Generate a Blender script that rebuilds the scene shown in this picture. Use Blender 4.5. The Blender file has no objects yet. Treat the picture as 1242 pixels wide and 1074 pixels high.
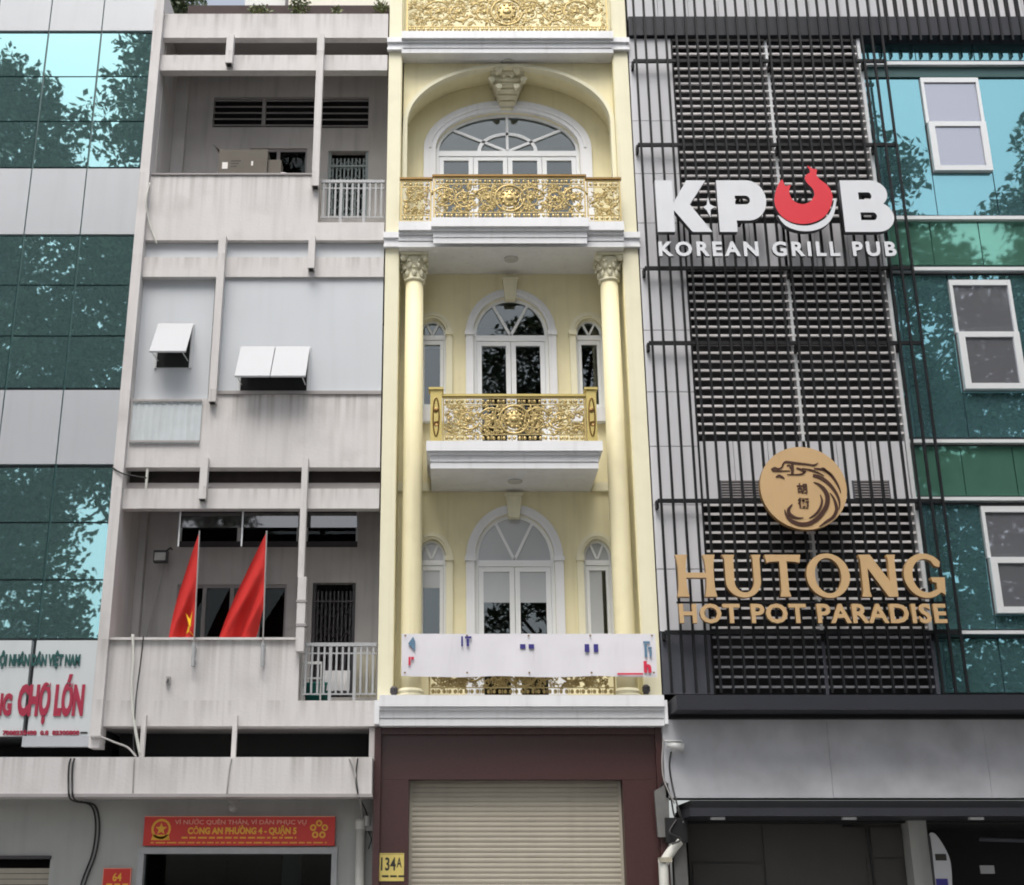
import bpy, bmesh, math, random
import numpy as np
from mathutils import Vector, Matrix
random.seed(7)
SC = bpy.context.scene
COL = SC.collection
R = math.radians
PI = math.pi

# ------------------------------------------------------------------ camera
F, PX, PY, PITCH, DIST, EYE = 1570.0, 545.0, 537.0, R(19.27), 18.3, 1.6
cam = bpy.data.cameras.new('camera')
cam.sensor_fit = 'HORIZONTAL'; cam.sensor_width = 36.0
cam.lens = 36.0 * F / 1242.0
cam.shift_x = (621.0 - PX) / 1242.0
cam.clip_start = 0.1; cam.clip_end = 2000
camo = bpy.data.objects.new('camera', cam); COL.objects.link(camo)
camo.location = (0, -DIST, EYE); camo.rotation_euler = (R(90) + PITCH, 0, 0)
SC.camera = camo

# ------------------------------------------------------------------ sky, sun, exposure
SUN_EL, SUN_AZ = R(60), R(196)      # azimuth of the sun measured from +Y towards +X
world = bpy.data.worlds.new('World'); SC.world = world; world.use_nodes = True
wn = world.node_tree.nodes; wl = world.node_tree.links
bg = wn['Background']
sky = wn.new('ShaderNodeTexSky'); sky.sky_type = 'NISHITA'; sky.sun_disc = False
sky.sun_elevation = SUN_EL; sky.sun_rotation = SUN_AZ
sky.air_density = 1.0; sky.dust_density = 4.0; sky.ozone_density = 1.0
hsv = wn.new('ShaderNodeHueSaturation'); hsv.inputs['Saturation'].default_value = 0.42
wl.new(sky.outputs[0], hsv.inputs['Color']); wl.new(hsv.outputs[0], bg.inputs['Color'])
bg.inputs['Strength'].default_value = 0.15
sd = bpy.data.lights.new('sun', 'SUN'); sd.energy = 1.35; sd.angle = R(34); sd.color = (1.0, 0.96, 0.9)
so = bpy.data.objects.new('sun', sd); COL.objects.link(so)
dirv = Vector((math.sin(SUN_AZ) * math.cos(SUN_EL), math.cos(SUN_AZ) * math.cos(SUN_EL), math.sin(SUN_EL)))
so.rotation_euler = dirv.to_track_quat('Z', 'Y').to_euler(); so.location = dirv * 60
SC.view_settings.view_transform = 'Standard'; SC.view_settings.look = 'None'
SC.view_settings.exposure = 0.75; SC.view_settings.gamma = 1.0
SC.cycles.use_denoising = True
SC.cycles.max_bounces = 6
SC.cycles.use_adaptive_sampling = True; SC.cycles.adaptive_threshold = 0.03
SC.cycles.diffuse_bounces = 3; SC.cycles.glossy_bounces = 4; SC.cycles.transparent_max_bounces = 6
SC.cycles.filter_width = 1.9

# ------------------------------------------------------------------ measuring helpers: photo point -> point on a real plane at depth Y
def W(u, v, Y=0.0):
    b = (PY - v) / F; a = (u - PX) / F
    t = (Y + DIST) / (math.cos(PITCH) - b * math.sin(PITCH))
    return a * t, EYE + t * (math.sin(PITCH) + b * math.cos(PITCH))
def X(u, v, Y=0.0): return W(u, v, Y)[0]
def Z(v, Y=0.0): return W(0, v, Y)[1]

# ------------------------------------------------------------------ materials
def mat(name, col, rough=0.6, metal=0.0, var=0.0, vscale=3.0, streak=0.0, dirt=(0.12, 0.11, 0.1), bump=0.0, bscale=40.0,
        spec=0.5, grime=0.0, streak2=0.0, runoff=()):
    m = bpy.data.materials.new(name); m.use_nodes = True
    n = m.node_tree.nodes; l = m.node_tree.links
    p = n['Principled BSDF']
    p.inputs['Roughness'].default_value = rough; p.inputs['Metallic'].default_value = metal
    p.inputs['Specular IOR Level'].default_value = spec
    c = (*col, 1.0); p.inputs['Base Color'].default_value = c
    geo = n.new('ShaderNodeNewGeometry')
    cur = None
    def noise(scale, mapscale=None, detail=5.0):
        t = n.new('ShaderNodeTexNoise'); t.inputs['Scale'].default_value = scale; t.inputs['Detail'].default_value = detail
        if mapscale:
            mp = n.new('ShaderNodeMapping'); mp.inputs['Scale'].default_value = mapscale
            l.new(geo.outputs['Position'], mp.inputs[0]); l.new(mp.outputs[0], t.inputs[0])
        else: l.new(geo.outputs['Position'], t.inputs[0])
        return t
    def mixin(fac_out, colour, blend='MIX'):
        nonlocal cur
        mx = n.new('ShaderNodeMix'); mx.data_type = 'RGBA'; mx.blend_type = blend
        l.new(fac_out, mx.inputs[0])
        if cur is None: mx.inputs[6].default_value = c
        else: l.new(cur, mx.inputs[6])
        mx.inputs[7].default_value = (*colour, 1.0)
        cur = mx.outputs[2]
    def ramp(t, lo, hi, amt):
        r = n.new('ShaderNodeMapRange'); r.inputs[1].default_value = lo; r.inputs[2].default_value = hi
        r.inputs[3].default_value = 0.0; r.inputs[4].default_value = amt
        l.new(t.outputs[0], r.inputs[0]); return r.outputs[0]
    if var > 0:
        mixin(ramp(noise(vscale), 0.35, 0.7, var), tuple(x * 0.55 for x in col))
    if streak > 0:
        mixin(ramp(noise(1.0, (7.0, 7.0, 0.45)), 0.5, 0.8, streak), dirt)
    if streak2 > 0:
        mixin(ramp(noise(1.0, (10.0, 10.0, 0.35), 6.0), 0.57, 0.74, streak2), dirt)
    if grime > 0:
        mixin(ramp(noise(1.7, None, 9.0), 0.54, 0.72, grime), dirt)
    if runoff:                                        # dirty rain-water runs starting at the tops of copings and ledges
        sp_ = n.new('ShaderNodeSeparateXYZ'); l.new(geo.outputs['Position'], sp_.inputs[0])
        st = ramp(noise(1.0, (11.0, 11.0, 0.15), 5.0), 0.46, 0.70, 1.0); tot = None
        for zt_, ln, amt in runoff:
            r1 = n.new('ShaderNodeMapRange'); r1.inputs[1].default_value = zt_ - ln; r1.inputs[2].default_value = zt_; r1.inputs[3].default_value = 0.0; r1.inputs[4].default_value = amt
            l.new(sp_.outputs[2], r1.inputs[0])
            lt = n.new('ShaderNodeMath'); lt.operation = 'LESS_THAN'; lt.inputs[1].default_value = zt_ + 0.002; l.new(sp_.outputs[2], lt.inputs[0])
            mu = n.new('ShaderNodeMath'); mu.operation = 'MULTIPLY'; l.new(r1.outputs[0], mu.inputs[0]); l.new(lt.outputs[0], mu.inputs[1])
            if tot is None: tot = mu.outputs[0]
            else:
                mx_ = n.new('ShaderNodeMath'); mx_.operation = 'MAXIMUM'; l.new(tot, mx_.inputs[0]); l.new(mu.outputs[0], mx_.inputs[1]); tot = mx_.outputs[0]
        fm = n.new('ShaderNodeMath'); fm.operation = 'MULTIPLY'; l.new(st, fm.inputs[0]); l.new(tot, fm.inputs[1])
        mixin(fm.outputs[0], dirt)
    if cur is not None: l.new(cur, p.inputs['Base Color'])
    if bump > 0:
        b = n.new('ShaderNodeBump'); b.inputs['Strength'].default_value = bump; b.inputs['Distance'].default_value = 0.01
        l.new(noise(bscale).outputs[0], b.inputs['Height']); l.new(b.outputs[0], p.inputs['Normal'])
    return m

def mirror_glass(name, tint, rough=0.015, wave=0.12, wscale=0.9, metal=1.0):
    m = bpy.data.materials.new(name); m.use_nodes = True
    n = m.node_tree.nodes; l = m.node_tree.links; p = n['Principled BSDF']
    p.inputs['Base Color'].default_value = (*tint, 1); p.inputs['Metallic'].default_value = metal
    p.inputs['Roughness'].default_value = rough
    geo = n.new('ShaderNodeNewGeometry'); t = n.new('ShaderNodeTexNoise'); t.inputs['Scale'].default_value = wscale
    t.inputs['Detail'].default_value = 1.0
    oi = n.new('ShaderNodeObjectInfo'); ad = n.new('ShaderNodeVectorMath'); ad.operation = 'MULTIPLY_ADD'
    cx = n.new('ShaderNodeCombineXYZ'); l.new(oi.outputs['Random'], cx.inputs[0]); l.new(oi.outputs['Random'], cx.inputs[2])
    ad.inputs[1].default_value = (9, 9, 9); l.new(cx.outputs[0], ad.inputs[0]); l.new(geo.outputs['Position'], ad.inputs[2])
    l.new(ad.outputs[0], t.inputs[0])
    b = n.new('ShaderNodeBump'); b.inputs['Strength'].default_value = wave; b.inputs['Distance'].default_value = 0.03
    l.new(t.outputs[0], b.inputs['Height']); l.new(b.outputs[0], p.inputs['Normal'])
    return m

def clear_glass(name, tint=(0.55, 0.6, 0.6), refl=0.16, fmul=1.0):
    m = bpy.data.materials.new(name); m.use_nodes = True
    n = m.node_tree.nodes; l = m.node_tree.links; n.remove(n['Principled BSDF'])
    out = n['Material Output']
    tr = n.new('ShaderNodeBsdfTransparent'); tr.inputs[0].default_value = (*tint, 1)
    gl = n.new('ShaderNodeBsdfGlossy'); gl.inputs['Roughness'].default_value = 0.01; gl.inputs[0].default_value = (0.9, 0.95, 0.95, 1)
    fr = n.new('ShaderNodeFresnel'); fr.inputs[0].default_value = 1.5
    md = n.new('ShaderNodeMath'); md.operation = 'MULTIPLY_ADD'; md.inputs[1].default_value = fmul; md.inputs[2].default_value = refl
    l.new(fr.outputs[0], md.inputs[0])
    mx = n.new('ShaderNodeMixShader'); l.new(md.outputs[0], mx.inputs[0]); l.new(tr.outputs[0], mx.inputs[1]); l.new(gl.outputs[0], mx.inputs[2])
    l.new(mx.outputs[0], out.inputs[0])
    return m

def leaf_mat(name, a, b):
    m = bpy.data.materials.new(name); m.use_nodes = True
    n = m.node_tree.nodes; l = m.node_tree.links; p = n['Principled BSDF']
    p.inputs['Roughness'].default_value = 0.55
    geo = n.new('ShaderNodeNewGeometry')
    mx = n.new('ShaderNodeMix'); mx.data_type = 'RGBA'
    l.new(geo.outputs['Random Per Island'], mx.inputs[0]); mx.inputs[6].default_value = (*a, 1); mx.inputs[7].default_value = (*b, 1)
    l.new(mx.outputs[2], p.inputs['Base Color'])
    return m

M = {}
M['yellow'] = mat('pale_yellow_paint', (0.83, 0.765, 0.50), 0.65, var=0.10, vscale=1.6, streak=0.14, dirt=(0.40, 0.33, 0.19), bump=0.12, grime=0.16, streak2=0.14)
M['cream'] = mat('cream_paint', (0.80, 0.765, 0.565), 0.6, var=0.08, streak=0.12, dirt=(0.42, 0.36, 0.24), grime=0.14, streak2=0.16)
M['trim'] = mat('white_trim_paint', (0.77, 0.78, 0.80), 0.5, var=0.08, vscale=2.2, streak=0.14, dirt=(0.38, 0.38, 0.37), grime=0.14, streak2=0.22)
M['upvc'] = mat('white_window_plastic', (0.80, 0.82, 0.83), 0.35)
M['gold'] = mat('gold_paint', (0.50, 0.385, 0.165), 0.40, metal=0.5, var=0.25, vscale=14)
M['goldpost'] = mat('yellow_gold_post', (0.55, 0.44, 0.15), 0.4, metal=0.3)
M['brass'] = mat('dark_brass_rail', (0.22, 0.13, 0.04), 0.35, metal=0.6)
M['granite'] = mat('maroon_granite', (0.050, 0.0155, 0.014), 0.42, var=0.5, vscale=30, bump=0.0)
M['shutter'] = mat('beige_shutter_metal', (0.37, 0.34, 0.275), 0.5, var=0.18, vscale=2.0, streak=0.15, dirt=(0.2, 0.17, 0.12))
M['concrete'] = mat('aged_white_concrete', (0.65, 0.63, 0.62), 0.85, var=0.16, vscale=1.1, streak=0.22, dirt=(0.27, 0.25, 0.23), bump=0.25, bscale=25, grime=0.20, streak2=0.20,
    runoff=[(Z(17), 0.35, 0.6), (Z(67), 0.2, 0.5), (Z(213), 0.8, 0.55), (Z(312), 0.25, 0.5), (Z(476), 0.7, 0.75), (Z(593), 0.25, 0.5), (Z(777), 0.9, 0.6), (Z(850), 0.3, 0.5), (Z(918.5), 0.5, 0.6)])
M['backwall'] = mat('grey_balcony_wall', (0.54, 0.52, 0.51), 0.9, var=0.3, vscale=1.6, streak=0.35, dirt=(0.13, 0.12, 0.11), bump=0.2)
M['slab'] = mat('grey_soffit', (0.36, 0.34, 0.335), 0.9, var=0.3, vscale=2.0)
M['sheet'] = mat('pale_blue_sheet', (0.56, 0.59, 0.62), 0.6, var=0.10, vscale=0.8, streak=0.14, dirt=(0.4, 0.42, 0.44))
M['corr'] = mat('translucent_blue_sheet', (0.55, 0.60, 0.62), 0.5, var=0.25, vscale=4, streak=0.35, dirt=(0.3, 0.3, 0.29))
M['flap'] = mat('white_vent_flap', (0.44, 0.45, 0.47), 0.5, streak=0.1, dirt=(0.5, 0.5, 0.5))
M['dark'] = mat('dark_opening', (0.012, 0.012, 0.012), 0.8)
M['brownslot'] = mat('streaked_dark_brown', (0.055, 0.042, 0.040), 0.85, var=0.5, vscale=5, streak=0.4, dirt=(0.02, 0.015, 0.015))
M['louvre'] = mat('grey_louvre', (0.33, 0.31, 0.31), 0.7, var=0.2)
M['rail'] = mat('grey_painted_rail', (0.40, 0.41, 0.42), 0.5, var=0.2, vscale=8)
M['iron'] = mat('dark_iron', (0.05, 0.045, 0.05), 0.5)
M['gate'] = mat('grey_green_gate_metal', (0.30, 0.36, 0.36), 0.5, var=0.2)
M['clad'] = mat('silver_cladding', (0.46, 0.48, 0.505), 0.45, metal=0.1, var=0.12, vscale=0.9, streak=0.16, dirt=(0.3, 0.31, 0.32))
M['signwhite'] = mat('white_sign_panel', (0.60, 0.64, 0.65), 0.45, streak=0.12, dirt=(0.4, 0.42, 0.42))
M['joint'] = mat('dark_joint', (0.05, 0.055, 0.06), 0.7)
M['glassL'] = mirror_glass('teal_mirror_glass', (0.26, 0.46, 0.47), wave=0.08, metal=0.82)
M['glassR'] = mirror_glass('cyan_mirror_glass', (0.20, 0.42, 0.46), wave=0.08, metal=0.82)
M['glassG'] = mirror_glass('green_spandrel_glass', (0.17, 0.40, 0.31), rough=0.03, wave=0.10, metal=0.72)
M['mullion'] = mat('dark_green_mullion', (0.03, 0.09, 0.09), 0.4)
M['alu'] = mat('aluminium_white', (0.70, 0.72, 0.73), 0.35, metal=0.2)
M['glass'] = clear_glass('window_glass', (0.72, 0.76, 0.77), 0.025)
M['shopglass'] = clear_glass('dark_shop_glass', (0.45, 0.5, 0.5), 0.0, 0.3)
M['film'] = mat('frosted_film', (0.50, 0.52, 0.54), 0.12, var=0.06, vscale=2)
M['glassdull'] = mirror_glass('grey_window_glass', (0.36, 0.37, 0.41), rough=0.03, wave=0.08, metal=0.72)
M['transom'] = mirror_glass('dark_transom_glass', (0.15, 0.15, 0.15), rough=0.03, wave=0.06, metal=0.8)
M['blind'] = mat('grey_blind', (0.50, 0.51, 0.53), 0.8, streak=0.2, dirt=(0.4, 0.4, 0.4))
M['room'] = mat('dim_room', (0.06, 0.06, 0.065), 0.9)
M['panel'] = mat('light_grey_panel', (0.64, 0.645, 0.675), 0.45, metal=0.0, var=0.14, vscale=0.8, streak=0.2, dirt=(0.28, 0.28, 0.3))
M['dpanel'] = mat('slate_panel', (0.085, 0.09, 0.11), 0.5, spec=0.3, var=0.2, streak=0.2, dirt=(0.18, 0.18, 0.2))
M['fin'] = mat('black_steel_fin', (0.012, 0.013, 0.015), 0.5, var=0.3, vscale=6, spec=0.2)
M['blade'] = mat('grey_louvre_blade', (0.80, 0.775, 0.775), 0.5, var=0.25, vscale=2.5)
M['bladedark'] = mat('slate_louvre_blade', (0.26, 0.265, 0.29), 0.5, var=0.25, vscale=2.5)
M['black'] = mat('black_backing', (0.008, 0.008, 0.009), 0.8)
M['awn'] = mat('galvanised_fascia', (0.58, 0.585, 0.62), 0.45, metal=0.1, var=0.5, vscale=2.4, streak=0.3, dirt=(0.52, 0.54, 0.58), grime=0.45, bump=0.1, bscale=8)
M['darkfascia'] = mat('charcoal_fascia', (0.026, 0.028, 0.036), 0.5, var=0.2, spec=0.3)
M['lwhite'] = mat('white_letter_face', (0.64, 0.66, 0.69), 0.4, var=0.10, vscale=3, streak=0.12, dirt=(0.4, 0.4, 0.41))
M['lside'] = mat('dark_letter_side', (0.08, 0.08, 0.09), 0.5)
M['red'] = mat('red_letter_face', (0.62, 0.03, 0.045), 0.4)
M['bronze'] = mat('bronze_letter_face', (0.55, 0.375, 0.195), 0.42, metal=0.15, var=0.12, vscale=2.5, streak=0.12, dirt=(0.35, 0.22, 0.09))
M['bronzeside'] = mat('bronze_letter_side', (0.33, 0.19, 0.07), 0.45, metal=0.2)
M['cocoa'] = mat('dark_brown_engraving', (0.045, 0.014, 0.006), 0.5)
M['flag'] = mat('red_flag_cloth', (0.62, 0.025, 0.02), 0.75, var=0.15, vscale=4)
M['star'] = mat('yellow_star_cloth', (0.85, 0.55, 0.03), 0.7)
M['signred'] = mat('red_sign_board', (0.62, 0.025, 0.015), 0.45, var=0.15, vscale=2)
M['signyellow'] = mat('yellow_sign_print', (0.80, 0.42, 0.03), 0.5)
M['signpink'] = mat('pale_sign_print', (0.75, 0.35, 0.25), 0.5)
M['plate'] = mat('yellow_number_plate', (0.62, 0.50, 0.14), 0.4, var=0.25, vscale=12)
M['ink'] = mat('black_ink', (0.02, 0.018, 0.012), 0.5)
M['banner'] = mat('white_banner_vinyl', (0.72, 0.71, 0.75), 0.5, var=0.1, vscale=3, bump=0.5, bscale=5)
M['blue'] = mat('blue_print', (0.03, 0.025, 0.20), 0.5)
M['sblue'] = mat('slate_blue_print', (0.10, 0.20, 0.30), 0.5)
M['rprint'] = mat('red_print', (0.60, 0.02, 0.06), 0.5)
M['greenprint'] = mat('dark_green_letter', (0.015, 0.09, 0.085), 0.5)
M['crimson'] = mat('crimson_letter', (0.36, 0.02, 0.055), 0.5)
M['card'] = mat('brown_cardboard', (0.125, 0.112, 0.093), 0.85, var=0.2, vscale=5, grime=0.2)
M['tape'] = mat('white_tape', (0.7, 0.68, 0.64), 0.6)
M['sack'] = mat('white_plastic_sack', (0.6, 0.6, 0.61), 0.6, var=0.2, vscale=8)
M['teal'] = mat('teal_plastic', (0.02, 0.20, 0.17), 0.4)
M['wplastic'] = mat('white_plastic', (0.68, 0.69, 0.68), 0.45)
M['cloth'] = mat('beige_cloth', (0.36, 0.34, 0.27), 0.9, var=0.3, vscale=6)
M['cable'] = mat('black_cable', (0.02, 0.02, 0.02), 0.6)
M['gcable'] = mat('grey_cable', (0.35, 0.34, 0.33), 0.6)
M['pipe'] = mat('white_pvc_pipe', (0.62, 0.62, 0.57), 0.5, var=0.2, vscale=5)
M['groundwall'] = mat('grey_rendered_wall', (0.42, 0.43, 0.41), 0.85, var=0.25, vscale=1.5, streak=0.2, dirt=(0.2, 0.2, 0.19), bump=0.3, bscale=120)
M['bark'] = mat('tree_bark', (0.16, 0.13, 0.10), 0.9, var=0.4, vscale=4, bump=0.5)
M['leaf'] = leaf_mat('tree_leaves', (0.040, 0.075, 0.025), (0.085, 0.12, 0.045))
M['shrub'] = leaf_mat('shrub_leaves', (0.05, 0.09, 0.02), (0.16, 0.18, 0.06))
M['roofedge'] = mat('rusty_brown_roof_sheet', (0.05, 0.032, 0.03), 0.8, var=0.4, vscale=4)
M['tower'] = mat('cream_tower_wall', (0.66, 0.63, 0.55), 0.8, streak=0.2, dirt=(0.4, 0.38, 0.34))
M['towerw'] = mat('pale_grey_tower_wall', (0.62, 0.62, 0.60), 0.8, streak=0.2, dirt=(0.4, 0.4, 0.38))
M['asphalt'] = mat('asphalt', (0.05, 0.05, 0.052), 0.9, var=0.3, vscale=2, bump=0.3, bscale=90)
M['paving'] = mat('grey_paving', (0.30, 0.29, 0.28), 0.85, var=0.3, vscale=1.5)
M['kerb'] = mat('kerb_stone', (0.36, 0.35, 0.34), 0.85, var=0.2)
M['lane'] = mat('white_lane_paint', (0.7, 0.7, 0.68), 0.7, grime=0.5)
M['shop'] = mat('dim_shop_wall', (0.065, 0.062, 0.058), 0.8, var=0.4, vscale=1.2)
M['dullgrey'] = mat('dull_grey_tarp', (0.15, 0.15, 0.145), 0.8, var=0.4, vscale=6)
M['lens'] = mat('lamp_glass', (0.5, 0.5, 0.48), 0.2)

# ------------------------------------------------------------------ mesh helpers
class MB:
    def __init__(s): s.v = []; s.f = []
    def add(s, vs, fs):
        o = len(s.v); s.v += [tuple(p) for p in vs]; s.f += [tuple(i + o for i in f) for f in fs]; return s
    def box(s, x0, x1, y0, y1, z0, z1):
        if x0 > x1: x0, x1 = x1, x0
        if y0 > y1: y0, y1 = y1, y0
        if z0 > z1: z0, z1 = z1, z0
        return s.add([(x0,y0,z0),(x1,y0,z0),(x1,y1,z0),(x0,y1,z0),(x0,y0,z1),(x1,y0,z1),(x1,y1,z1),(x0,y1,z1)],
                     [(0,3,2,1),(4,5,6,7),(0,1,5,4),(1,2,6,5),(2,3,7,6),(3,0,4,7)])
    def prism(s, poly, y0, y1):                       # convex-ish polygon in XZ, extruded along Y
        n = len(poly); a = sum(poly[i][0]*poly[(i+1)%n][1] - poly[(i+1)%n][0]*poly[i][1] for i in range(n))
        if a < 0: poly = poly[::-1]
        vs = [(x,y0,z) for x,z in poly] + [(x,y1,z) for x,z in poly]
        fs = [tuple(range(n)), tuple(range(2*n-1, n-1, -1))] + [(i, i+n, (i+1)%n+n, (i+1)%n) for i in range(n)]
        return s.add(vs, fs)
    def tube(s, pts, r, n=6, flat=1.0):
        pts = [Vector(p) for p in pts]; m = len(pts); vs = []; fs = []
        rr = r if isinstance(r, (list, tuple)) else [r]*m
        up = Vector((0,1,0))
        for i, p in enumerate(pts):
            t = (pts[min(i+1,m-1)] - pts[max(i-1,0)])
            t = t.normalized() if t.length > 1e-9 else Vector((0,0,1))
            a = t.cross(up)
            if a.length < 0.05: a = t.cross(Vector((1,0,0)))
            a.normalize(); b = a.cross(t).normalized()
            for k in range(n):
                an = 2*PI*k/n
                vs.append(p + a*(rr[i]*math.cos(an)) + b*(rr[i]*flat*math.sin(an)))
        for i in range(m-1):
            for k in range(n):
                k2 = (k+1) % n
                fs.append((i*n+k, i*n+k2, (i+1)*n+k2, (i+1)*n+k))
        fs.append(tuple(range(n-1,-1,-1))); fs.append(tuple(range((m-1)*n, m*n)))
        return s.add(vs, fs)
    def lathe(s, cx, cy, prof, n=24):                 # prof: (r, z) from bottom to top
        vs = []; fs = []; m = len(prof)
        for r, z in prof:
            for k in range(n):
                an = 2*PI*k/n; vs.append((cx + r*math.cos(an), cy + r*math.sin(an), z))
        for i in range(m-1):
            for k in range(n):
                k2 = (k+1) % n; fs.append((i*n+k, i*n+k2, (i+1)*n+k2, (i+1)*n+k))
        fs.append(tuple(range(n-1,-1,-1))); fs.append(tuple(range((m-1)*n, m*n)))
        return s.add(vs, fs)
    def blob(s, c, rx, ry, rz, nu=8, nv=5, rot=None):
        vs = []; fs = []; c = Vector(c)
        for i in range(nv+1):
            ph = PI*i/nv
            for k in range(nu):
                th = 2*PI*k/nu
                q = Vector((rx*math.sin(ph)*math.cos(th), ry*math.sin(ph)*math.sin(th), rz*math.cos(ph)))
                if rot: q = rot @ q
                vs.append(c + q)
        for i in range(nv):
            for k in range(nu):
                k2 = (k+1) % nu; fs.append((i*nu+k, (i+1)*nu+k, (i+1)*nu+k2, i*nu+k2))
        return s.add(vs, fs)
    def build(s, name, m, parent=None, smooth=False):
        me = bpy.data.meshes.new(name); me.from_pydata(s.v, [], s.f); me.update()
        return link(name, me, m, parent, smooth)

def link(name, me, m, parent=None, smooth=False):
    if isinstance(m, str): m = M[m]
    if m is not None and not me.materials: me.materials.append(m)
    if smooth:
        for p in me.polygons: p.use_smooth = True
    o = bpy.data.objects.new(name, me); COL.objects.link(o)
    if parent is not None: adopt(o, parent)
    return o
def wloc(o):
    v = Vector(o.location)
    while o.parent is not None:
        break
    return v
def adopt(o, parent):
    o.parent = parent
    root = parent
    T = Matrix.Identity(4)
    while root is not None:
        if root.type == 'EMPTY': T = Matrix.Translation(root.location)
        root = root.parent
    if parent.type == 'EMPTY': o.matrix_parent_inverse = T.inverted()
def tag(o, label, cat, group=None, kind=None):
    o['label'] = label; o['category'] = cat
    if group: o['group'] = group
    if kind: o['kind'] = kind
    return o
def struct(o): o['kind'] = 'structure'; return o
def thing(name, loc, label, cat, group=None):
    o = bpy.data.objects.new(name, None); COL.objects.link(o); o.location = loc; o.empty_display_size = 0.2
    return tag(o, label, cat, group)
def bx(name, m, parent, x0, x1, y0, y1, z0, z1): return MB().box(x0,x1,y0,y1,z0,z1).build(name, m, parent)

_tr = random.Random(21)
def tilt_pane(name, m, parent, x0, x1, y0, y1, z0, z1):
    o = bx(name, m, parent, x0, x1, y0, y1, z0, z1); a, b = _tr.gauss(0, 0.0035), _tr.gauss(0, 0.0035); xm, zm_ = (x0+x1)/2, (z0+z1)/2
    for v in o.data.vertices: v.co.y += (v.co.x-xm)*a + (v.co.z-zm_)*b
    return o
def arch_pts(cx, hw, zs, rise, n=20):
    return [(cx - hw*math.cos(PI*i/n), zs + rise*math.sin(PI*i/n)) for i in range(n+1)]
def arch_ring(mb, cx, hwo, hwi, zs, ro, ri, y0, y1, n=24):
    o = arch_pts(cx, hwo, zs, ro, n); i_ = arch_pts(cx, hwi, zs, ri, n)
    for k in range(n): mb.prism([o[k], o[k+1], i_[k+1], i_[k]], y0, y1)
    return mb
def wall_holes(mb, x0, x1, z0, z1, holes, y0, y1):    # holes: (cx, hw, zbottom, zspring, rise)
    cur = x0
    for cx, hw, zb, zs, rise in sorted(holes):
        mb.box(cur, cx-hw, y0, y1, z0, z1)
        if zb > z0 + 1e-4: mb.box(cx-hw, cx+hw, y0, y1, z0, zb)
        if rise > 0:
            pts = arch_pts(cx, hw, zs, rise, 20)
            for k in range(20): mb.prism([pts[k], pts[k+1], (pts[k+1][0], z1), (pts[k][0], z1)], y0, y1)
        elif zs < z1 - 1e-4: mb.box(cx-hw, cx+hw, y0, y1, zs, z1)
        cur = cx + hw
    mb.box(cur, x1, y0, y1, z0, z1)
    return mb

# 2D outline shapes (with holes) and type -> solid mesh standing in the XZ plane facing -Y
def shape_mesh(loops, depth, name='shape'):
    c = bpy.data.curves.new(name, 'CURVE'); c.dimensions = '2D'; c.fill_mode = 'BOTH'; c.extrude = depth/2
    for lp in loops:
        s = c.splines.new('POLY'); s.points.add(len(lp)-1); s.use_cyclic_u = True
        for p, (x, z) in zip(s.points, lp): p.co = (x, z, 0, 1)
    return curve_mesh(c, name)
def curve_mesh(c, name):
    o = bpy.data.objects.new('tmp', c)
    me = bpy.data.meshes.new_from_object(o); me.name = name
    bpy.data.objects.remove(o); bpy.data.curves.remove(c)
    return me
def stand(me, x0, z0, yfront, depth, sx=1.0, sz=1.0):
    for v in me.vertices:
        x, y, z = v.co; v.co = (x0 + x*sx, yfront + depth/2 - z, z0 + y*sz)
    me.update(); return me
def two_tone(me, face, side):                         # front face one colour, edges another
    me.materials.clear(); me.materials.append(M[face]); me.materials.append(M[side])
    for p in me.polygons: p.material_index = 0 if p.normal.y < -0.7 else 1
_tw = {}
def text_curve(s, depth, bold):
    c = bpy.data.curves.new('t', 'FONT'); c.body = s; c.extrude = depth/2; c.offset = bold; c.resolution_u = 3
    return c
def text_bounds(s, bold=0.0):
    if (s, bold) not in _tw:
        me = curve_mesh(text_curve(s, 0.0, bold), 't')
        xs = [v.co.x for v in me.vertices] or [0]; ys = [v.co.y for v in me.vertices] or [0]
        _tw[(s, bold)] = (min(xs), max(xs), min(ys), max(ys)); bpy.data.meshes.remove(me)
    return _tw[(s, bold)]
def advance(ch):
    a = text_bounds('I'+ch+'I'); b = text_bounds('II'); return (a[1]-a[0]) - (b[1]-b[0])
def letters(text, x0, x1, z0, z1, yfront, depth, m, parent, bold=0.0, track=0.0, name='letter', side=None):
    cap = text_bounds('H'); sz = (z1 - z0) / (cap[3] - cap[2])
    pos = []; cur = 0.0
    for ch in text: pos.append(cur); cur += advance(ch) + track
    lo = text_bounds(text[0], bold)[0]; hi = pos[-1] + text_bounds(text[-1], bold)[1]
    sx = (x1 - x0) / (hi - lo); out = []
    for ch, p in zip(text, pos):
        if ch == ' ': continue
        me = curve_mesh(text_curve(ch, depth, 0.02 if ch == 'Ô' else bold), name)
        stand(me, x0 + (p - lo)*sx, z0, yfront, depth, sx, sz)
        if side: two_tone(me, m, side); o = link(name, me, None, parent)
        else: o = link(name, me, m, parent)
        out.append(o)
    return out
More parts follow.
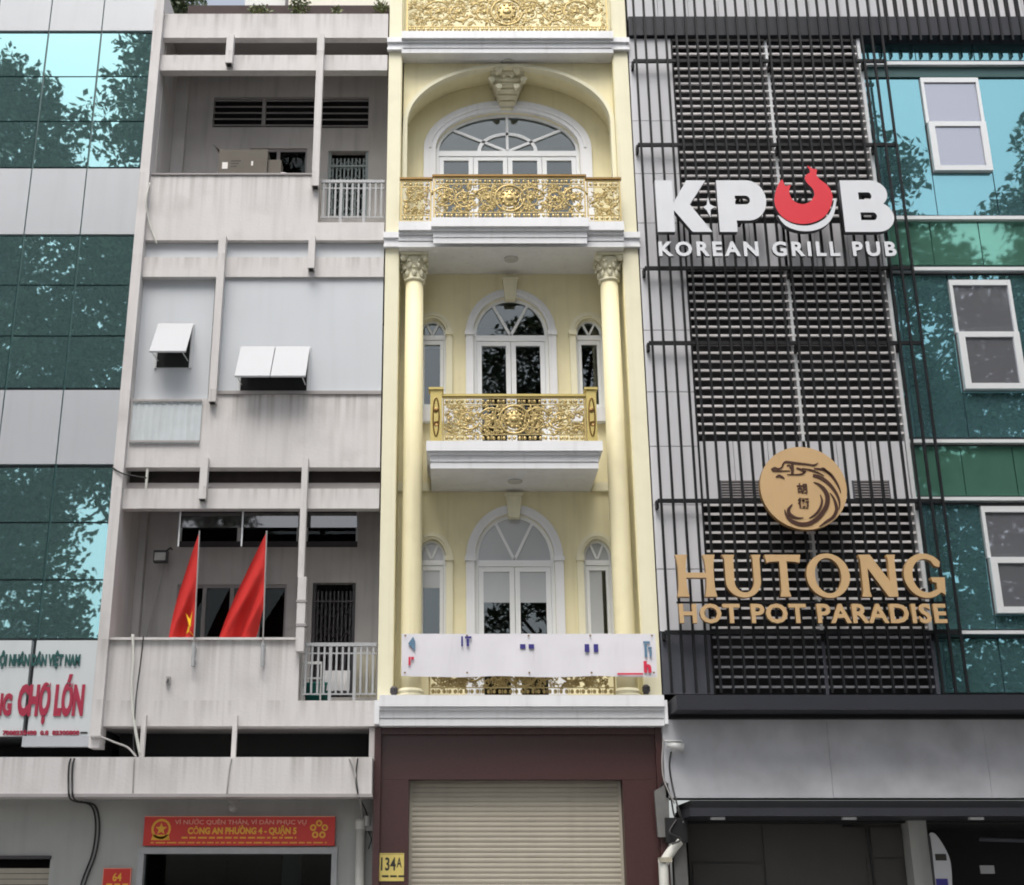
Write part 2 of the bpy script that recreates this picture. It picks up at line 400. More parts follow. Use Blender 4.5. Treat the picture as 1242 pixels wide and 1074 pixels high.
def stroke(pts, ws):                                  # brush stroke outline from a centre line and half-widths
    n = len(pts); L = []; Rr = []
    # resample with Catmull-Rom
    P = []; Wd = []
    for i in range(n-1):
        p0, p1, p2, p3 = pts[max(i-1,0)], pts[i], pts[i+1], pts[min(i+2,n-1)]
        for k in range(5):
            t = k/5
            q = [0.5*((2*p1[j]) + (-p0[j]+p2[j])*t + (2*p0[j]-5*p1[j]+4*p2[j]-p3[j])*t*t + (-p0[j]+3*p1[j]-3*p2[j]+p3[j])*t**3) for j in (0,1)]
            P.append(q); Wd.append(ws[i]*(1-t) + ws[i+1]*t)
    P.append(pts[-1]); Wd.append(ws[-1])
    for i, p in enumerate(P):
        a = P[max(i-1,0)]; b = P[min(i+1,len(P)-1)]
        dx, dz = b[0]-a[0], b[1]-a[1]; d = math.hypot(dx, dz) or 1
        L.append((p[0]-dz/d*Wd[i], p[1]+dx/d*Wd[i])); Rr.append((p[0]+dz/d*Wd[i], p[1]-dx/d*Wd[i]))
    return L + Rr[::-1]
def smooth_loop(pts, k=4):
    n = len(pts); out = []
    for i in range(n):
        p0, p1, p2, p3 = pts[i-1], pts[i], pts[(i+1)%n], pts[(i+2)%n]
        for j in range(k):
            t = j/k
            out.append(tuple(0.5*((2*p1[a]) + (-p0[a]+p2[a])*t + (2*p0[a]-5*p1[a]+4*p2[a]-p3[a])*t*t + (-p0[a]+3*p1[a]-3*p2[a]+p3[a])*t**3) for a in (0,1)))
    return out
def sag(a, b, drop, n=10):
    a, b = Vector(a), Vector(b)
    return [a.lerp(b, i/n) - Vector((0,0,drop*4*(i/n)*(1-i/n))) for i in range(n+1)]

# ================================================================== THE GROUND
g = MB().box(-400,400,-400,400,-0.5,-0.16).build('ground', 'asphalt'); struct(g)
r = MB().box(-80,80,-13.4,-4.0,-0.156,-0.15).build('road', 'asphalt'); struct(r)
for i in range(12):
    bx('lane_marking', 'lane', r, -44+i*8, -41+i*8, -8.8, -8.65, -0.146, -0.142)
p1 = MB().box(-80,80,-3.8,12.0,-0.15,-0.004).build('pavement', 'paving'); struct(p1)
p2 = MB().box(-80,80,-40.0,-13.6,-0.15,-0.004).build('pavement', 'paving'); struct(p2)
struct(MB().box(-80,80,-4.0,-3.8,-0.15,0.0).build('kerb', 'kerb')); struct(MB().box(-80,80,-13.6,-13.4,-0.15,0.0).build('kerb', 'kerb'))

# ================================================================== YELLOW TOWNHOUSE
HX0, HX1 = -1.01, 2.98; HC = (HX0+HX1)/2
PL1, PR0 = -0.80, 2.74                       # inner edges of the outer pilasters
YW = 0.75                                    # front wall plane
zA0, zA1 = Z(56,-0.25), Z(29,-0.35)          # top cornice
zB0, zB1 = Z(294,-0.35), Z(264,-0.40)        # middle cornice
zC0, zC1 = Z(568,-0.42), Z(535,-0.50)        # little balcony
zD0, zD1 = Z(880,-0.30), Z(843,-0.38)        # cornice above the ground floor
ZTOP = Z(-70)
house = thing('townhouse', (HC, 0.5, 0), 'narrow pale yellow townhouse with white arched windows and gold balconies', 'building')
# walls
mb = MB()
wz = Z(402, YW)
def hole(u0, u1, vb, vs, vt, Y=YW):
    x0, x1 = X(u0, vs, Y), X(u1, vs, Y); zs = Z(vs, Y)
    return ((x0+x1)/2, (x1-x0)/2, Z(vb, Y), zs, Z(vt, Y)-zs)
f2c = list(hole(572, 663, 540, 406, 361)); f2c[0] = HC
f2c[2] = zC1 + 0.04
f2l = list(hole(508, 541, 498, 406, 388)); f2r = list(f2l); f2r[0] = 2*HC - f2l[0]
f1c = list(hole(570, 667, 838, 679, 624)); f1c[0] = HC; f1c[2] = zD1 + 0.04
f1l = list(hole(506, 541, 778, 679, 655)); f1r = list(f1l); f1r[0] = 2*HC - f1l[0]
zm = zC0 + 0.05
wall_holes(mb, PL1, PR0, zD1-0.3, zm, [f1l, f1c, f1r], YW, YW+0.22)
wall_holes(mb, PL1, PR0, zm, zB0+0.1, [f2l, f2c, f2r], YW, YW+0.22)
f3 = list(hole(526, 700, 270, 182, 137)); f3[0] = HC; f3[2] = zB1 + 0.05
wall_holes(mb, PL1, PR0, zB0+0.1, zA0+0.1, [f3], YW, YW+0.22)
mb.build('front_wall', 'yellow', house)
mb = MB().box(HX0, PL1, 0.0, 12, zD1-0.3, ZTOP).box(PR0, HX1, 0.0, 12, zD1-0.3, ZTOP).build('side_wall', 'cream', house)
bx('body', 'yellow', house, PL1, PR0, 3.2, 12, 0, ZTOP)
bx('side_return', 'yellow', house, PL1-0.001, PL1+0.012, 0.02, YW, zD1, zA0); bx('side_return', 'yellow', house, PR0-0.012, PR0+0.001, 0.02, YW, zD1, zA0)
for zf in (zD1-0.25, zC0+0.1, zB0+0.2, zA0+0.2): bx('floor_slab', 'yellow', house, PL1, PR0, YW+0.22, 3.2, zf, zf+0.15)
bx('upper_wall', 'yellow', house, PL1, PR0, YW+0.3, YW+0.5, zA1, ZTOP)

def cornice(mb, x0, x1, yf, yb, z0, z1, s=1.0):
    h = z1 - z0
    mb.box(x0, x1, yf, yb, z0+0.62*h, z1)
    mb.box(x0+0.035*s, x1-0.035*s, yf+0.05, yb, z0+0.50*h, z0+0.62*h)
    mb.box(x0+0.055*s, x1-0.055*s, yf+0.085, yb, z0+0.26*h, z0+0.50*h)
    mb.box(x0+0.075*s, x1-0.075*s, yf+0.115, yb, z0+0.21*h, z0+0.26*h)
    mb.box(x0+0.062*s, x1-0.062*s, yf+0.095, yb, z0, z0+0.21*h)
    return mb
CC0, CC1 = X(523,285,-0.4), X(715,285,-0.4)      # projecting centre of the middle cornice
mb = MB(); cornice(mb, PL1+0.004, PR0-0.004, -0.16, YW-0.003, zA0, zA1, 0.0); mb.build('cornice', 'trim', house)
mb = MB(); cornice(mb, PL1+0.004, PR0-0.004, -0.29, YW-0.003, zB0, zB1-0.006, 0.0); mb.build('cornice', 'trim', house)
mb = MB(); cornice(mb, CC0, CC1, -0.40, -0.292, zB0+0.006, zB1, 0.5); mb.build('cornice', 'trim', house)
BX0, BX1 = X(517,541,-0.5), X(731,541,-0.5)
mb = MB(); cornice(mb, BX0, BX1, -0.50, YW-0.004, zC0, zC1, 1.0); mb.build('balcony_slab', 'trim', house)
mb = MB(); cornice(mb, HX0+0.05, HX1-0.03, -0.36, YW-0.004, zD0, zD1, 0.0)
mb.box(HX0-0.02, HX0+0.048, -0.30, 0.6, zD0+0.02, zD1-0.06); mb.box(HX1-0.028, HX1+0.02, -0.30, 0.6, zD0+0.02, zD1-0.06)
mb.build('cornice', 'trim', house)
for (z0, z1) in ((zA0, zA1), (zB0, zB1)):
    h = z1-z0
    for (a, b) in ((HX0, PL1), (PR0, HX1)):
        m_ = MB().box(a-0.03, b+0.03, -0.09, -0.001, z0+0.55*h, z0+0.80*h).box(a-0.02, b+0.02, -0.05, -0.001, z0+0.30*h, z0+0.55*h)
        m_.box(a-0.028, b+0.028, -0.07, -0.001, z0+0.18*h, z0+0.30*h); m_.build('pilaster_cap', 'trim', house)
# soffit lights
for z, v in ((zB0, 313), (zC0, 582), (zA0, 70)):
    me = MB().lathe(HC, 0.2, [(0.11, z-0.02), (0.11, z+0.01)], 20).build('ceiling_light', 'lens', house)
# columns with leafy capitals
def column(cx):
    cy = 0.16; z0 = zD1; z1 = zB0; r = 0.150
    o = MB().lathe(cx, cy, [(r*1.02, z0+0.1), (r, z0+0.4), (r*0.98, (z0+z1)/2), (r*0.93, z1-0.46)], 28).build('column', 'yellow', house, True)
    MB().lathe(cx, cy, [(r*1.35, z0+0.002), (r*1.35, z0+0.06), (r*1.2, z0+0.08), (r*1.25, z0+0.12), (r*1.02, z0+0.16)], 28).build('base', 'cream', o)
    cp = MB()
    cp.lathe(cx, cy, [(r*1.0, z1-0.46), (r*1.12, z1-0.445), (r*1.12, z1-0.425), (r*0.95, z1-0.42), (r*1.0, z1-0.28), (r*1.15, z1-0.16), (r*1.4, z1-0.08)], 28)
    for k in range(8):
        an = 2*PI*k/8
        for rr, zz, s in ((r*1.06, z1-0.33, 1.0), (r*1.2, z1-0.21, 0.9)):
            a2 = an + (PI/8 if s < 1 else 0); d = Vector((math.cos(a2), math.sin(a2), 0))
            cp.blob(Vector((cx, cy, zz)) + d*rr, 0.03, 0.045, 0.075*s, 6, 4, Matrix.Rotation(a2, 3, 'Z'))
            cp.blob(Vector((cx, cy, zz+0.065*s)) + d*(rr+0.035), 0.024, 0.035, 0.022, 6, 4, Matrix.Rotation(a2, 3, 'Z'))
    for sx in (-1, 1):
        for sy in (-1, 1):
            c = Vector((cx+sx*0.17, cy+sy*0.17, z1-0.10))
            cp.blob(c, 0.052, 0.052, 0.052, 8, 6); cp.blob(c+Vector((-sx*0.03, 0, 0.03)), 0.05, 0.03, 0.03, 8, 4)
    cp.build('capital', 'cream', o, True)
    MB().box(cx-0.215, cx+0.215, cy-0.215, cy+0.215, z1-0.055, z1-0.002).build('abacus', 'cream', o)
colx = X(502.5, 368, 0.16)
column(colx); column(2*HC-colx)

# arched windows: frame mesh > pane, muntin
def arched_window(h, door=True, pair=2, spokes=(60, 120), trim=0.12, key=True, blind=False, dark=0.0, imp=True):
    cx, hw, zb, zs, rise = h
    tr = MB(); arch_ring(tr, cx, hw+trim, hw+0.001, zs, rise+trim, rise+0.001, YW-0.07, YW+0.02)
    tr.box(cx-hw-trim, cx-hw-0.001, YW-0.07, YW+0.02, zb, zs); tr.box(cx+hw+0.001, cx+hw+trim, YW-0.07, YW+0.02, zb, zs)
    arch_ring(tr, cx, hw+trim*0.55, hw+trim*0.35, zs, rise+trim*0.55, rise+trim*0.35, YW-0.09, YW-0.07)
    if imp:
        for s in (-1, 1): tr.box(cx+s*(hw+trim/2)-trim*0.62, cx+s*(hw+trim/2)+trim*0.62, YW-0.10, YW+0.01, zs-0.035, zs+0.035)
    t = tr.build('window_surround', 'trim' if key or hw > 0.8 else 'cream', house)
    y0, y1 = YW+0.04, YW+0.12; fw = 0.055 if hw > 0.3 else 0.04
    fr = MB(); arch_ring(fr, cx, hw, hw-fw, zs, rise, rise-fw, y0, y1)
    fr.box(cx-hw, cx-hw+fw, y0, y1, zb, zs-0.001); fr.box(cx+hw-fw, cx+hw, y0, y1, zb, zs-0.001)
    th = 0.10 if hw > 0.3 else 0.08
    fr.box(cx-hw+fw+0.001, cx+hw-fw-0.001, y0-0.01, y1, zs-th, zs-0.002)
    w = fr.build('window', 'upvc', house)
    for a in spokes:
        a = R(a); x1 = cx + (hw-fw)*math.cos(a); z1 = zs + (rise-fw)*math.sin(a); bw = 0.022 if hw > 0.3 else 0.016
        d = Vector((x1-cx, z1-zs)).normalized(); nrm = Vector((-d.y, d.x))*bw
        MB().prism([(cx+nrm.x, zs+nrm.y), (cx-nrm.x, zs-nrm.y), (x1-nrm.x, z1-nrm.y), (x1+nrm.x, z1+nrm.y)], y0+0.005, y1-0.005).build('muntin', 'upvc', w)
    pa = arch_pts(cx, hw-fw, zs, rise-fw, 24)
    MB().prism(pa, y0+0.035, y0+0.042).build('pane', 'glass', w)
    zt = zs - th
    if pair:
        leaves = [(cx-hw+fw+0.004, cx-0.004), (cx+0.004, cx+hw-fw-0.004)] if pair == 2 else None
        xs = [cx-hw+fw + (2*(hw-fw))*i/pair for i in range(pair+1)]
        for i in range(pair):
            a, b = xs[i]+0.004, xs[i+1]-0.004; sw = 0.075 if hw > 0.3 else 0.05
            lf = MB().box(a, a+sw, y0+0.006, y1-0.006, zb+0.01, zt-0.004).box(b-sw, b, y0+0.006, y1-0.006, zb+0.01, zt-0.004)
            lf.box(a+sw, b-sw, y0+0.006, y1-0.006, zb+0.01, zb+0.12).box(a+sw, b-sw, y0+0.006, y1-0.006, zt-0.075, zt-0.004)
            lf.build('door_leaf' if door else 'sash', 'upvc', w)
            bx('pane', 'glass', w, a+sw, b-sw, y0+0.036, y0+0.042, zb+0.12, zt-0.075)
    if key:
        zk = zs+rise+0.02
        MB().prism([(cx-0.085, zk-0.10), (cx+0.085, zk-0.10), (cx+0.12, zk+0.24), (cx-0.12, zk+0.24)], YW-0.13, YW+0.01).build('keystone', 'cream', house)
        MB().box(cx-0.13, cx+0.13, YW-0.15, YW+0.01, zk+0.241, zk+0.28).build('keystone', 'cream', house)
    # room behind
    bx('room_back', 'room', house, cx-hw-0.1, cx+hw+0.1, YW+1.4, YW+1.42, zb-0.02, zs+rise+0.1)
    if blind:
        zz = zb + (zs-zb)*blind
        MB().prism(arch_pts(cx, hw-fw, zs, rise-fw, 24), y0+0.030, y0+0.0345).build('frosted_film', 'film', w)
        for i in range(pair):
            a, b = xs[i]+0.004+sw, xs[i+1]-0.004-sw
            bx('frosted_film', 'film', w, a+0.001, b-0.001 if blind > 0.1 else b-0.06, y0+0.030, y0+0.0355, max(zz, zb+0.121), zt-0.076)
arched_window(f2c); arched_window(f2l, False, 1, key=False, trim=0.10); arched_window(f2r, False, 1, key=False, trim=0.10)
arched_window(f1c, blind=0.70, trim=0.13); arched_window(f1l, False, 1, key=False, trim=0.10, blind=0.66); arched_window(f1r, False, 1, key=False, trim=0.10, blind=0.02)
arched_window(f3, True, 4, spokes=(38, 90, 142), trim=0.20, key=False, imp=False)
# inner half ring of the top window
cx, hw, zb, zs, rise = f3
arch_ring(MB(), cx, hw*0.42, hw*0.37, zs, rise*0.50, rise*0.43, YW+0.045, YW+0.115).build('muntin', 'upvc', house)
# small sills of side windows
for h in (f2l, f2r): bx('window_sill', 'trim', house, h[0]-h[1]-0.12, h[0]+h[1]+0.12, YW-0.12, YW+0.02, h[2]-0.22, h[2]-0.001)
# string course on walls at the balcony level
for (a, b) in ((PL1+0.013, BX0+0.05), (BX1-0.05, PR0-0.013)):
    bx('string_course', 'cream', house, a, b, YW-0.05, YW+0.01, zC0+0.0, zC0+0.14)
# barrel arch of the upper loggia
zs3 = Z(152, 0.25); rise3 = zA0 - 0.05 - zs3; hw3 = (PR0-PL1)/2 - 0.02
mb = MB(); pts = arch_pts(HC, hw3, zs3, rise3, 36)
for k in range(36): mb.prism([pts[k], pts[k+1], (pts[k+1][0], zA0-0.002), (pts[k][0], zA0-0.002)], 0.22, YW-0.004)
mb.build('arch_spandrel', 'yellow', house)
mb = MB(); arch_ring(mb, HC, hw3, hw3-0.07, zs3, rise3, rise3-0.055, 0.16, 0.30, 36)
mb.box(HC-hw3, HC-hw3+0.07, 0.16, 0.30, zB1, zs3-0.001); mb.box(HC+hw3-0.07, HC+hw3, 0.16, 0.30, zB1, zs3-0.001); mb.build('arch_moulding', 'cream', house)
# scrolled bracket at the crown
mb = MB(); zk = zs3 + rise3 - 0.06
for i in range(7):
    t = i/6; w_ = 0.28 - 0.17*t; yy = 0.27 + 0.40*t
    mb.box(HC-w_, HC+w_, yy, YW-0.004, zk-0.05-0.10*t-0.06*(i), zk-0.05-0.10*t-0.06*(i-1)+0.002)
for s in (-1, 1):
    for (dx, dz, rr) in ((0.16, -0.03, 0.075), (0.27, -0.16, 0.05), (0.15, -0.30, 0.05), (0.07, -0.06, 0.05)):
        yy = 0.20 if rr > 0.06 else 0.30
        ptsv = [(HC+s*dx + s*rr*(1-j/16)*math.cos(j*0.75), yy, zk+dz + rr*(1-j/16)*math.sin(j*0.75)) for j in range(16)]
        mb.tube(ptsv, 0.022, 6); mb.blob((HC+s*dx, yy+0.05, zk+dz), rr*0.8, 0.06, rr*0.8, 8, 5)
mb.build('keystone', 'cream', house, True)

# gilded railings: frame > scrollwork
def spiral(cx, cz, r, turns, ph, s, n=22, y=0.0):
    return [(cx + s*r*(1-0.86*i/n)*math.cos(ph+turns*2*PI*i/n), y, cz + r*(1-0.86*i/n)*math.sin(ph+turns*2*PI*i/n)) for i in range(n+1)]
def scroll_panel(x0, x1, z0, z1, y, parent, seed, name='scrollwork', medal=True, dense=1.0):
    rnd = random.Random(seed); mb = MB(); w = x1-x0; h = z1-z0; cx = (x0+x1)/2; cz = (z0+z1)/2
    def leaf(px, pz, a, L, wd):
        mb.blob((px+math.cos(a)*L/2, y, pz+math.sin(a)*L/2), L/2, 0.012, wd, 6, 4, Matrix.Rotation(-a, 3, 'Y'))
    bh = 0.13*h
    for zz in (z0+bh*0.5, z1-bh*0.5):                 # beaded bands top and bottom
        n = max(4, int(w/0.075))
        for i in range(n):
            px = x0 + (i+0.5)*w/n
            mb.blob((px, y, zz), 0.026, 0.013, bh*0.36, 6, 4)
            if i % 2 == 0: mb.blob((px+w/n*0.5, y, zz), 0.010, 0.010, bh*0.42, 5, 3)
    zi0, zi1 = z0+bh*1.15, z1-bh*1.15; hi = zi1-zi0
    half = w/2; start = 0.24*h if medal else 0.0
    k = 0; px = start + hi*0.34
    while px < half + hi*0.1:
        rr = hi*(0.44 if k % 2 == 0 else 0.36)
        for s in (-1, 1):
            c = cx + s*px
            if c-rr*0.5 < x0 or c+rr*0.5 > x1: continue
            sp = spiral(c, cz, rr, 1.7, PI*(k%2)+0.3, s, 26, y)
            mb.tube(sp, [0.017-0.009*i/26 for i in range(27)], 5)
            for j in range(0, 24, 2):
                q = sp[j]; a = math.atan2(q[2]-cz, q[0]-c); leaf(q[0], q[2], a + s*0.9 + rnd.uniform(-0.5, 0.5), rnd.uniform(0.05, 0.10), rnd.uniform(0.012, 0.022))
            mb.blob((c, y-0.008, cz), 0.034, 0.018, 0.034, 8, 5)
            for j in range(6): leaf(c, cz, j*PI/3+0.4, 0.07, 0.016)
        px += rr*1.75; k += 1
    n = int(w*h*150*dense)
    for i in range(n):                                # small tendrils and leaves filling the field
        qx = rnd.uniform(x0+0.03, x1-0.03); qz = rnd.uniform(zi0, zi1); r_ = rnd.uniform(0.025, 0.055)
        r_ = min(r_, qz-z0-0.02, z1-qz-0.02)
        if r_ < 0.015: continue
        mb.tube(spiral(qx, qz, r_, 1.2, rnd.uniform(0, 6.28), rnd.choice((-1, 1)), 9, y+rnd.uniform(-0.006, 0.006)), 0.0075, 4)
        leaf(qx, qz, rnd.uniform(0, 6.28), rnd.uniform(0.04, 0.08), rnd.uniform(0.010, 0.018))
    o = mb.build(name, 'gold', parent, True); o['kind'] = 'stuff'
    if medal:
        md = MB(); r0 = hi*0.47
        md.tube([(cx+r0*math.cos(2*PI*i/28), y-0.006, cz+r0*math.sin(2*PI*i/28)) for i in range(29)], 0.016, 6)
        md.tube([(cx+r0*0.72*math.cos(2*PI*i/24), y-0.004, cz+r0*0.78*math.sin(2*PI*i/24)) for i in range(25)], 0.010, 5)
        md.blob((cx, y, cz), r0*0.62, 0.022, r0*0.66, 12, 6)
        for i in range(10): md.blob((cx+r0*0.52*math.cos(i*PI/5), y-0.016, cz+r0*0.55*math.sin(i*PI/5)), 0.025, 0.014, 0.025, 6, 4)
        md.blob((cx, y-0.02, cz), r0*0.30, 0.02, r0*0.22, 8, 5); md.blob((cx, y-0.02, cz+r0*0.25), r0*0.16, 0.018, r0*0.1, 8, 5)
        for s in (-1, 1):
            md.tube([(cx+s*(r0+0.02+0.05*math.sin(t*PI)), y-0.004, zi0+hi*t) for t in [i/10 for i in range(11)]], 0.014, 5)
        md.build('medallion', 'gold', parent, True)
def railing(x0, x1, z0, z1, y, seed, medal=True, rail_m='brass', dense=1.6):
    fr = MB().box(x0-0.02, x1+0.02, y-0.035, y+0.035, z1-0.035, z1)
    o = fr.build('railing', rail_m, house)
    MB().box(x0, x1, y-0.012, y+0.012, z1-0.062, z1-0.037).box(x0, x1, y-0.012, y+0.012, z0, z0+0.022).box(x0, x0+0.022, y-0.012, y+0.012, z0+0.023, z1-0.063)\
        .box(x1-0.022, x1, y-0.012, y+0.012, z0+0.023, z1-0.063).box(x0+0.023, x1-0.023, y-0.01, y+0.01, z0+0.115, z0+0.128).box(x0+0.023, x1-0.023, y-0.01, y+0.01, z1-0.165, z1-0.152)\
        .build('railing_frame', 'gold', o)
    scroll_panel(x0+0.024, x1-0.024, z0+0.024, z1-0.065, y, o, seed, medal=medal, dense=dense)
    return o
# upper loggia: two side panels and a centre one set forward
yr = -0.33; ztr = Z(213, yr)
railing(CC0+0.03, CC1-0.03, zB1+0.003, ztr, yr, 1)
yr2 = -0.25
railing(PL1+0.03, CC0-0.0, zB1-0.003, ztr-0.005, yr2, 2, medal=False); railing(CC1, PR0-0.03, zB1-0.003, ztr-0.005, yr2, 3, medal=False)
# top railing (cut by the frame), small balcony, lowest balcony behind the banner
railing(PL1+0.08, PR0-0.08, zA1+0.003, zA1+0.88, -0.10, 4, dense=1.4)
yc = -0.42; ztc = Z(479, yc); PXL0, PXL1 = X(522, 500, yc), X(536, 500, yc); PXR0, PXR1 = X(711, 500, yc), X(723, 500, yc)
rc = railing(PXL1+0.01, PXR0-0.01, zC1+0.003, ztc, yc, 5, rail_m='goldpost')
for (a, b) in ((PXL0, PXL1), (PXR0, PXR1)):
    MB().box(a, b, yc-0.07, yc+0.07, zC1+0.002, ztc+0.05).build('post', 'goldpost', rc)
    MB().box(a-0.025, b+0.025, yc-0.095, yc+0.095, ztc+0.051, ztc+0.085).build('post_cap', 'goldpost', rc)
    cxp = (a+b)/2; lp = MB()
    lp.tube([(cxp+0.045*math.cos(t), yc-0.072, (zC1+ztc)/2+0.30*math.sin(t)) for t in [2*PI*i/20 for i in range(21)]], 0.012, 5)
    lp.tube(spiral(cxp, (zC1+ztc)/2+0.1, 0.04, 2, 0, 1, 20, yc-0.072), 0.010, 5); lp.tube(spiral(cxp, (zC1+ztc)/2-0.1, 0.04, 2, 2, -1, 20, yc-0.072), 0.010, 5)
    lp.build('post_ornament', 'brass', rc)
    MB().box(cxp-0.02, cxp+0.02, yc+0.08, YW-0.08, ztc-0.04, ztc).build('side_rail', 'goldpost', rc); MB().box(cxp-0.02, cxp+0.02, yc+0.08, YW-0.08, zC1+0.05, zC1+0.08).build('side_rail', 'goldpost', rc)
    for k in range(7): MB().tube([(cxp, yc+0.18+k*0.13, zC1+0.08), (cxp, yc+0.18+k*0.13, ztc-0.04)], 0.010, 6).build('side_bar', 'gold', rc)
yd = -0.20; ztd = Z(778, yd)
railing(X(520,800,yd), X(745,800,yd), zD1+0.003, ztd, yd, 6, rail_m='goldpost')
# ground floor: maroon granite portal and shutter
gz1 = zD0 - 0.004
sx0, sx1 = X(496, 950, 0.32), X(755, 950, 0.32); sz1 = Z(946, 0.0)
px1 = X(496, 950, 0.0); px2 = X(755, 950, 0.0)
bx('portal_pier', 'granite', house, HX0-0.02, px1, 0.0, 0.5, 0, sz1); bx('portal_pier', 'granite', house, px2, HX1-0.03, 0.0, 0.5, 0, sz1)
bx('portal_lintel', 'granite', house, HX0-0.02, HX1-0.03, 0.0, 0.5, sz1+0.002, gz1)
bx('portal_edge', 'granite', house, HX0-0.021, HX0+0.07, -0.10, -0.001, 0, gz1); bx('portal_edge', 'granite', house, HX1-0.14, HX1-0.03, -0.10, -0.001, 0, gz1)
bx('portal_edge', 'granite', house, HX0+0.072, HX1-0.142, -0.06, -0.001, gz1-0.09, gz1)
sh = MB().box(px1+0.002, px1+0.04, 0.20, 0.27, 0, sz1).box(px2-0.04, px2-0.002, 0.20, 0.27, 0, sz1).build('roller_shutter', 'shutter', house)
sl_me = None; pitch = 0.067
for i in range(int(sz1/pitch)+1):
    if sl_me is None:
        mb = MB(); a, b = px1+0.041, px2-0.041
        prof = [(0.232, 0.0), (0.225, 0.008), (0.220, 0.033), (0.225, 0.058), (0.232, 0.066), (0.245, 0.066), (0.245, 0.0)]
        n = len(prof); mb.add([(a,y,z) for y,z in prof]+[(b,y,z) for y,z in prof], [tuple(range(n)), tuple(range(2*n-1,n-1,-1))]+[(k,(k+1)%n,(k+1)%n+n,k+n) for k in range(n)])
        o = mb.build('slat', 'shutter', sh); sl_me = o.data
    else: o = link('slat', sl_me, None, sh)
    o.location.z = i*pitch - 0.0
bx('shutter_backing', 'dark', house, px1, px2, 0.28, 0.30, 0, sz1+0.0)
# house number plate
np_ = thing('number_plate', (X(474,1050,-0.02), -0.01, Z(1070,-0.02)), 'small yellow plate reading 134A on maroon granite', 'number plate')
nx0, nx1, nz0, nz1 = X(458,1052,-0.012), X(490,1052,-0.012), Z(1069,-0.012), Z(1035,-0.012)
bx('plate', 'plate', np_, nx0, nx1, -0.012, -0.002, nz0, nz1)
bx('border', 'ink', np_, nx0+0.012, nx1-0.012, -0.0145, -0.0122, nz1-0.016, nz1-0.012)
letters('134', nx0+0.045, nx1-0.11, nz0+0.14, nz1-0.06, -0.016, 0.003, 'ink', np_, bold=0.02, name='digit')
letters('A', nx1-0.10, nx1-0.03, nz1-0.18, nz1-0.06, -0.016, 0.003, 'ink', np_, bold=0.02, name='letter')
for i, (a, b) in enumerate(((0.06, 0.15), (0.17, 0.26), (0.28, 0.36))): bx('small_print', 'ink', np_, nx0+a, nx0+b, -0.0150, -0.0122, nz0+0.05, nz0+0.075)
# little wall lamps either side
for u, v, lab in ((478, 838, 'small dark wall lamp at the left end of the yellow balcony'), (783, 836, 'small dark wall lamp at the right end of the yellow balcony')):
    x, z = W(u, v, -0.02); t = thing('wall_lamp', (x, 0, z-0.07), lab, 'lamp', 'small lamps on the yellow pilasters')
    MB().box(x-0.035, x+0.035, -0.02, -0.001, z-0.07, z+0.05).build('back_plate', 'iron', t)
    MB().lathe(x, -0.075, [(0.03, z-0.07), (0.055, z-0.04), (0.055, z+0.02), (0.03, z+0.05)], 12).build('lamp_body', 'iron', t)

# the banner across the lowest balcony
yb = -0.42
bn = thing('banner', (HC, yb, Z(820,yb)), 'long white vinyl banner with blue and red print across the lowest gold balcony', 'banner')
bx0, bx1 = X(487,795,yb), X(796,795,yb); bz0, bz1 = Z(820,yb), Z(769,yb)
mb = MB(); n = 40
for i in range(n):
    xa, xb = bx0+(bx1-bx0)*i/n, bx0+(bx1-bx0)*(i+1)/n
    f = lambda q: 0.010*math.sin(q*5.1)+0.008*math.sin(q*11)
    mb.add([(xa,yb+f(xa),bz0-0.018*abs(math.sin((xa-bx0)*2.35))),(xb,yb+f(xb),bz0-0.018*abs(math.sin((xb-bx0)*2.35))),(xb,yb+f(xb)*0.4,bz1),(xa,yb+f(xa)*0.4,bz1),
            (xa,yb+0.004+f(xa),bz0-0.018*abs(math.sin((xa-bx0)*2.35))),(xb,yb+0.004+f(xb),bz0-0.018*abs(math.sin((xb-bx0)*2.35))),(xb,yb+0.004+f(xb)*0.4,bz1),(xa,yb+0.004+f(xa)*0.4,bz1)],
           [(0,1,2,3),(7,6,5,4),(0,4,5,1),(3,2,6,7)])
mb.build('vinyl_sheet', 'banner', bn)
yp = yb - 0.026
for k in range(5):
    for zz in (bz0+0.04, bz1-0.03):
        xe_ = bx0+0.05+(bx1-bx0-0.1)*k/4; eo = MB().lathe(0, 0, [(0.014, -0.002), (0.014, 0.002)], 10).build('eyelet', 'brass', bn)
        eo.data.transform(Matrix.Translation((xe_, yb-0.022, zz)) @ Matrix.Rotation(PI/2, 4, 'X'))
def mark(u0, u1, v0, v1, m): bx('print', m, bn, X(u0,795,yp), X(u1,795,yp), yp, yp+0.012, Z(v1,yp), Z(v0,yp))
mark(559.5, 561.5, 772, 784, 'blue'); mark(564, 572, 772, 774.5, 'blue'); mark(566, 569, 775, 784, 'blue')
for u in (631, 641.5): mark(u, u+6.5, 781.5, 787, 'blue')
for u in (709.5, 720.5): mark(u, u+5.5, 781.5, 791, 'blue')
mark(781, 789, 778, 780.5, 'sblue'); mark(782, 785, 781, 797, 'sblue'); mark(786.5, 791, 785, 787.5, 'sblue'); mark(788, 790.5, 788, 797, 'sblue')
xa, za = W(501, 781, yp); o = link('print', stand(shape_mesh([[(-0.07,0),(0,0.10),(0.03,0.03),(0.03,-0.10)]], 0.010), xa, za, yp, 0.010), 'sblue', bn)
mark(495.5, 498, 797, 807, 'rprint'); mark(498.5, 502, 797, 800, 'rprint')
letters('h', X(781,810,yp), X(790,810,yp), Z(815,yp), Z(803,yp), yp, 0.012, 'rprint', bn, bold=0.06, name='print')
mark(748, 779, 816.5, 818.5, 'rprint')
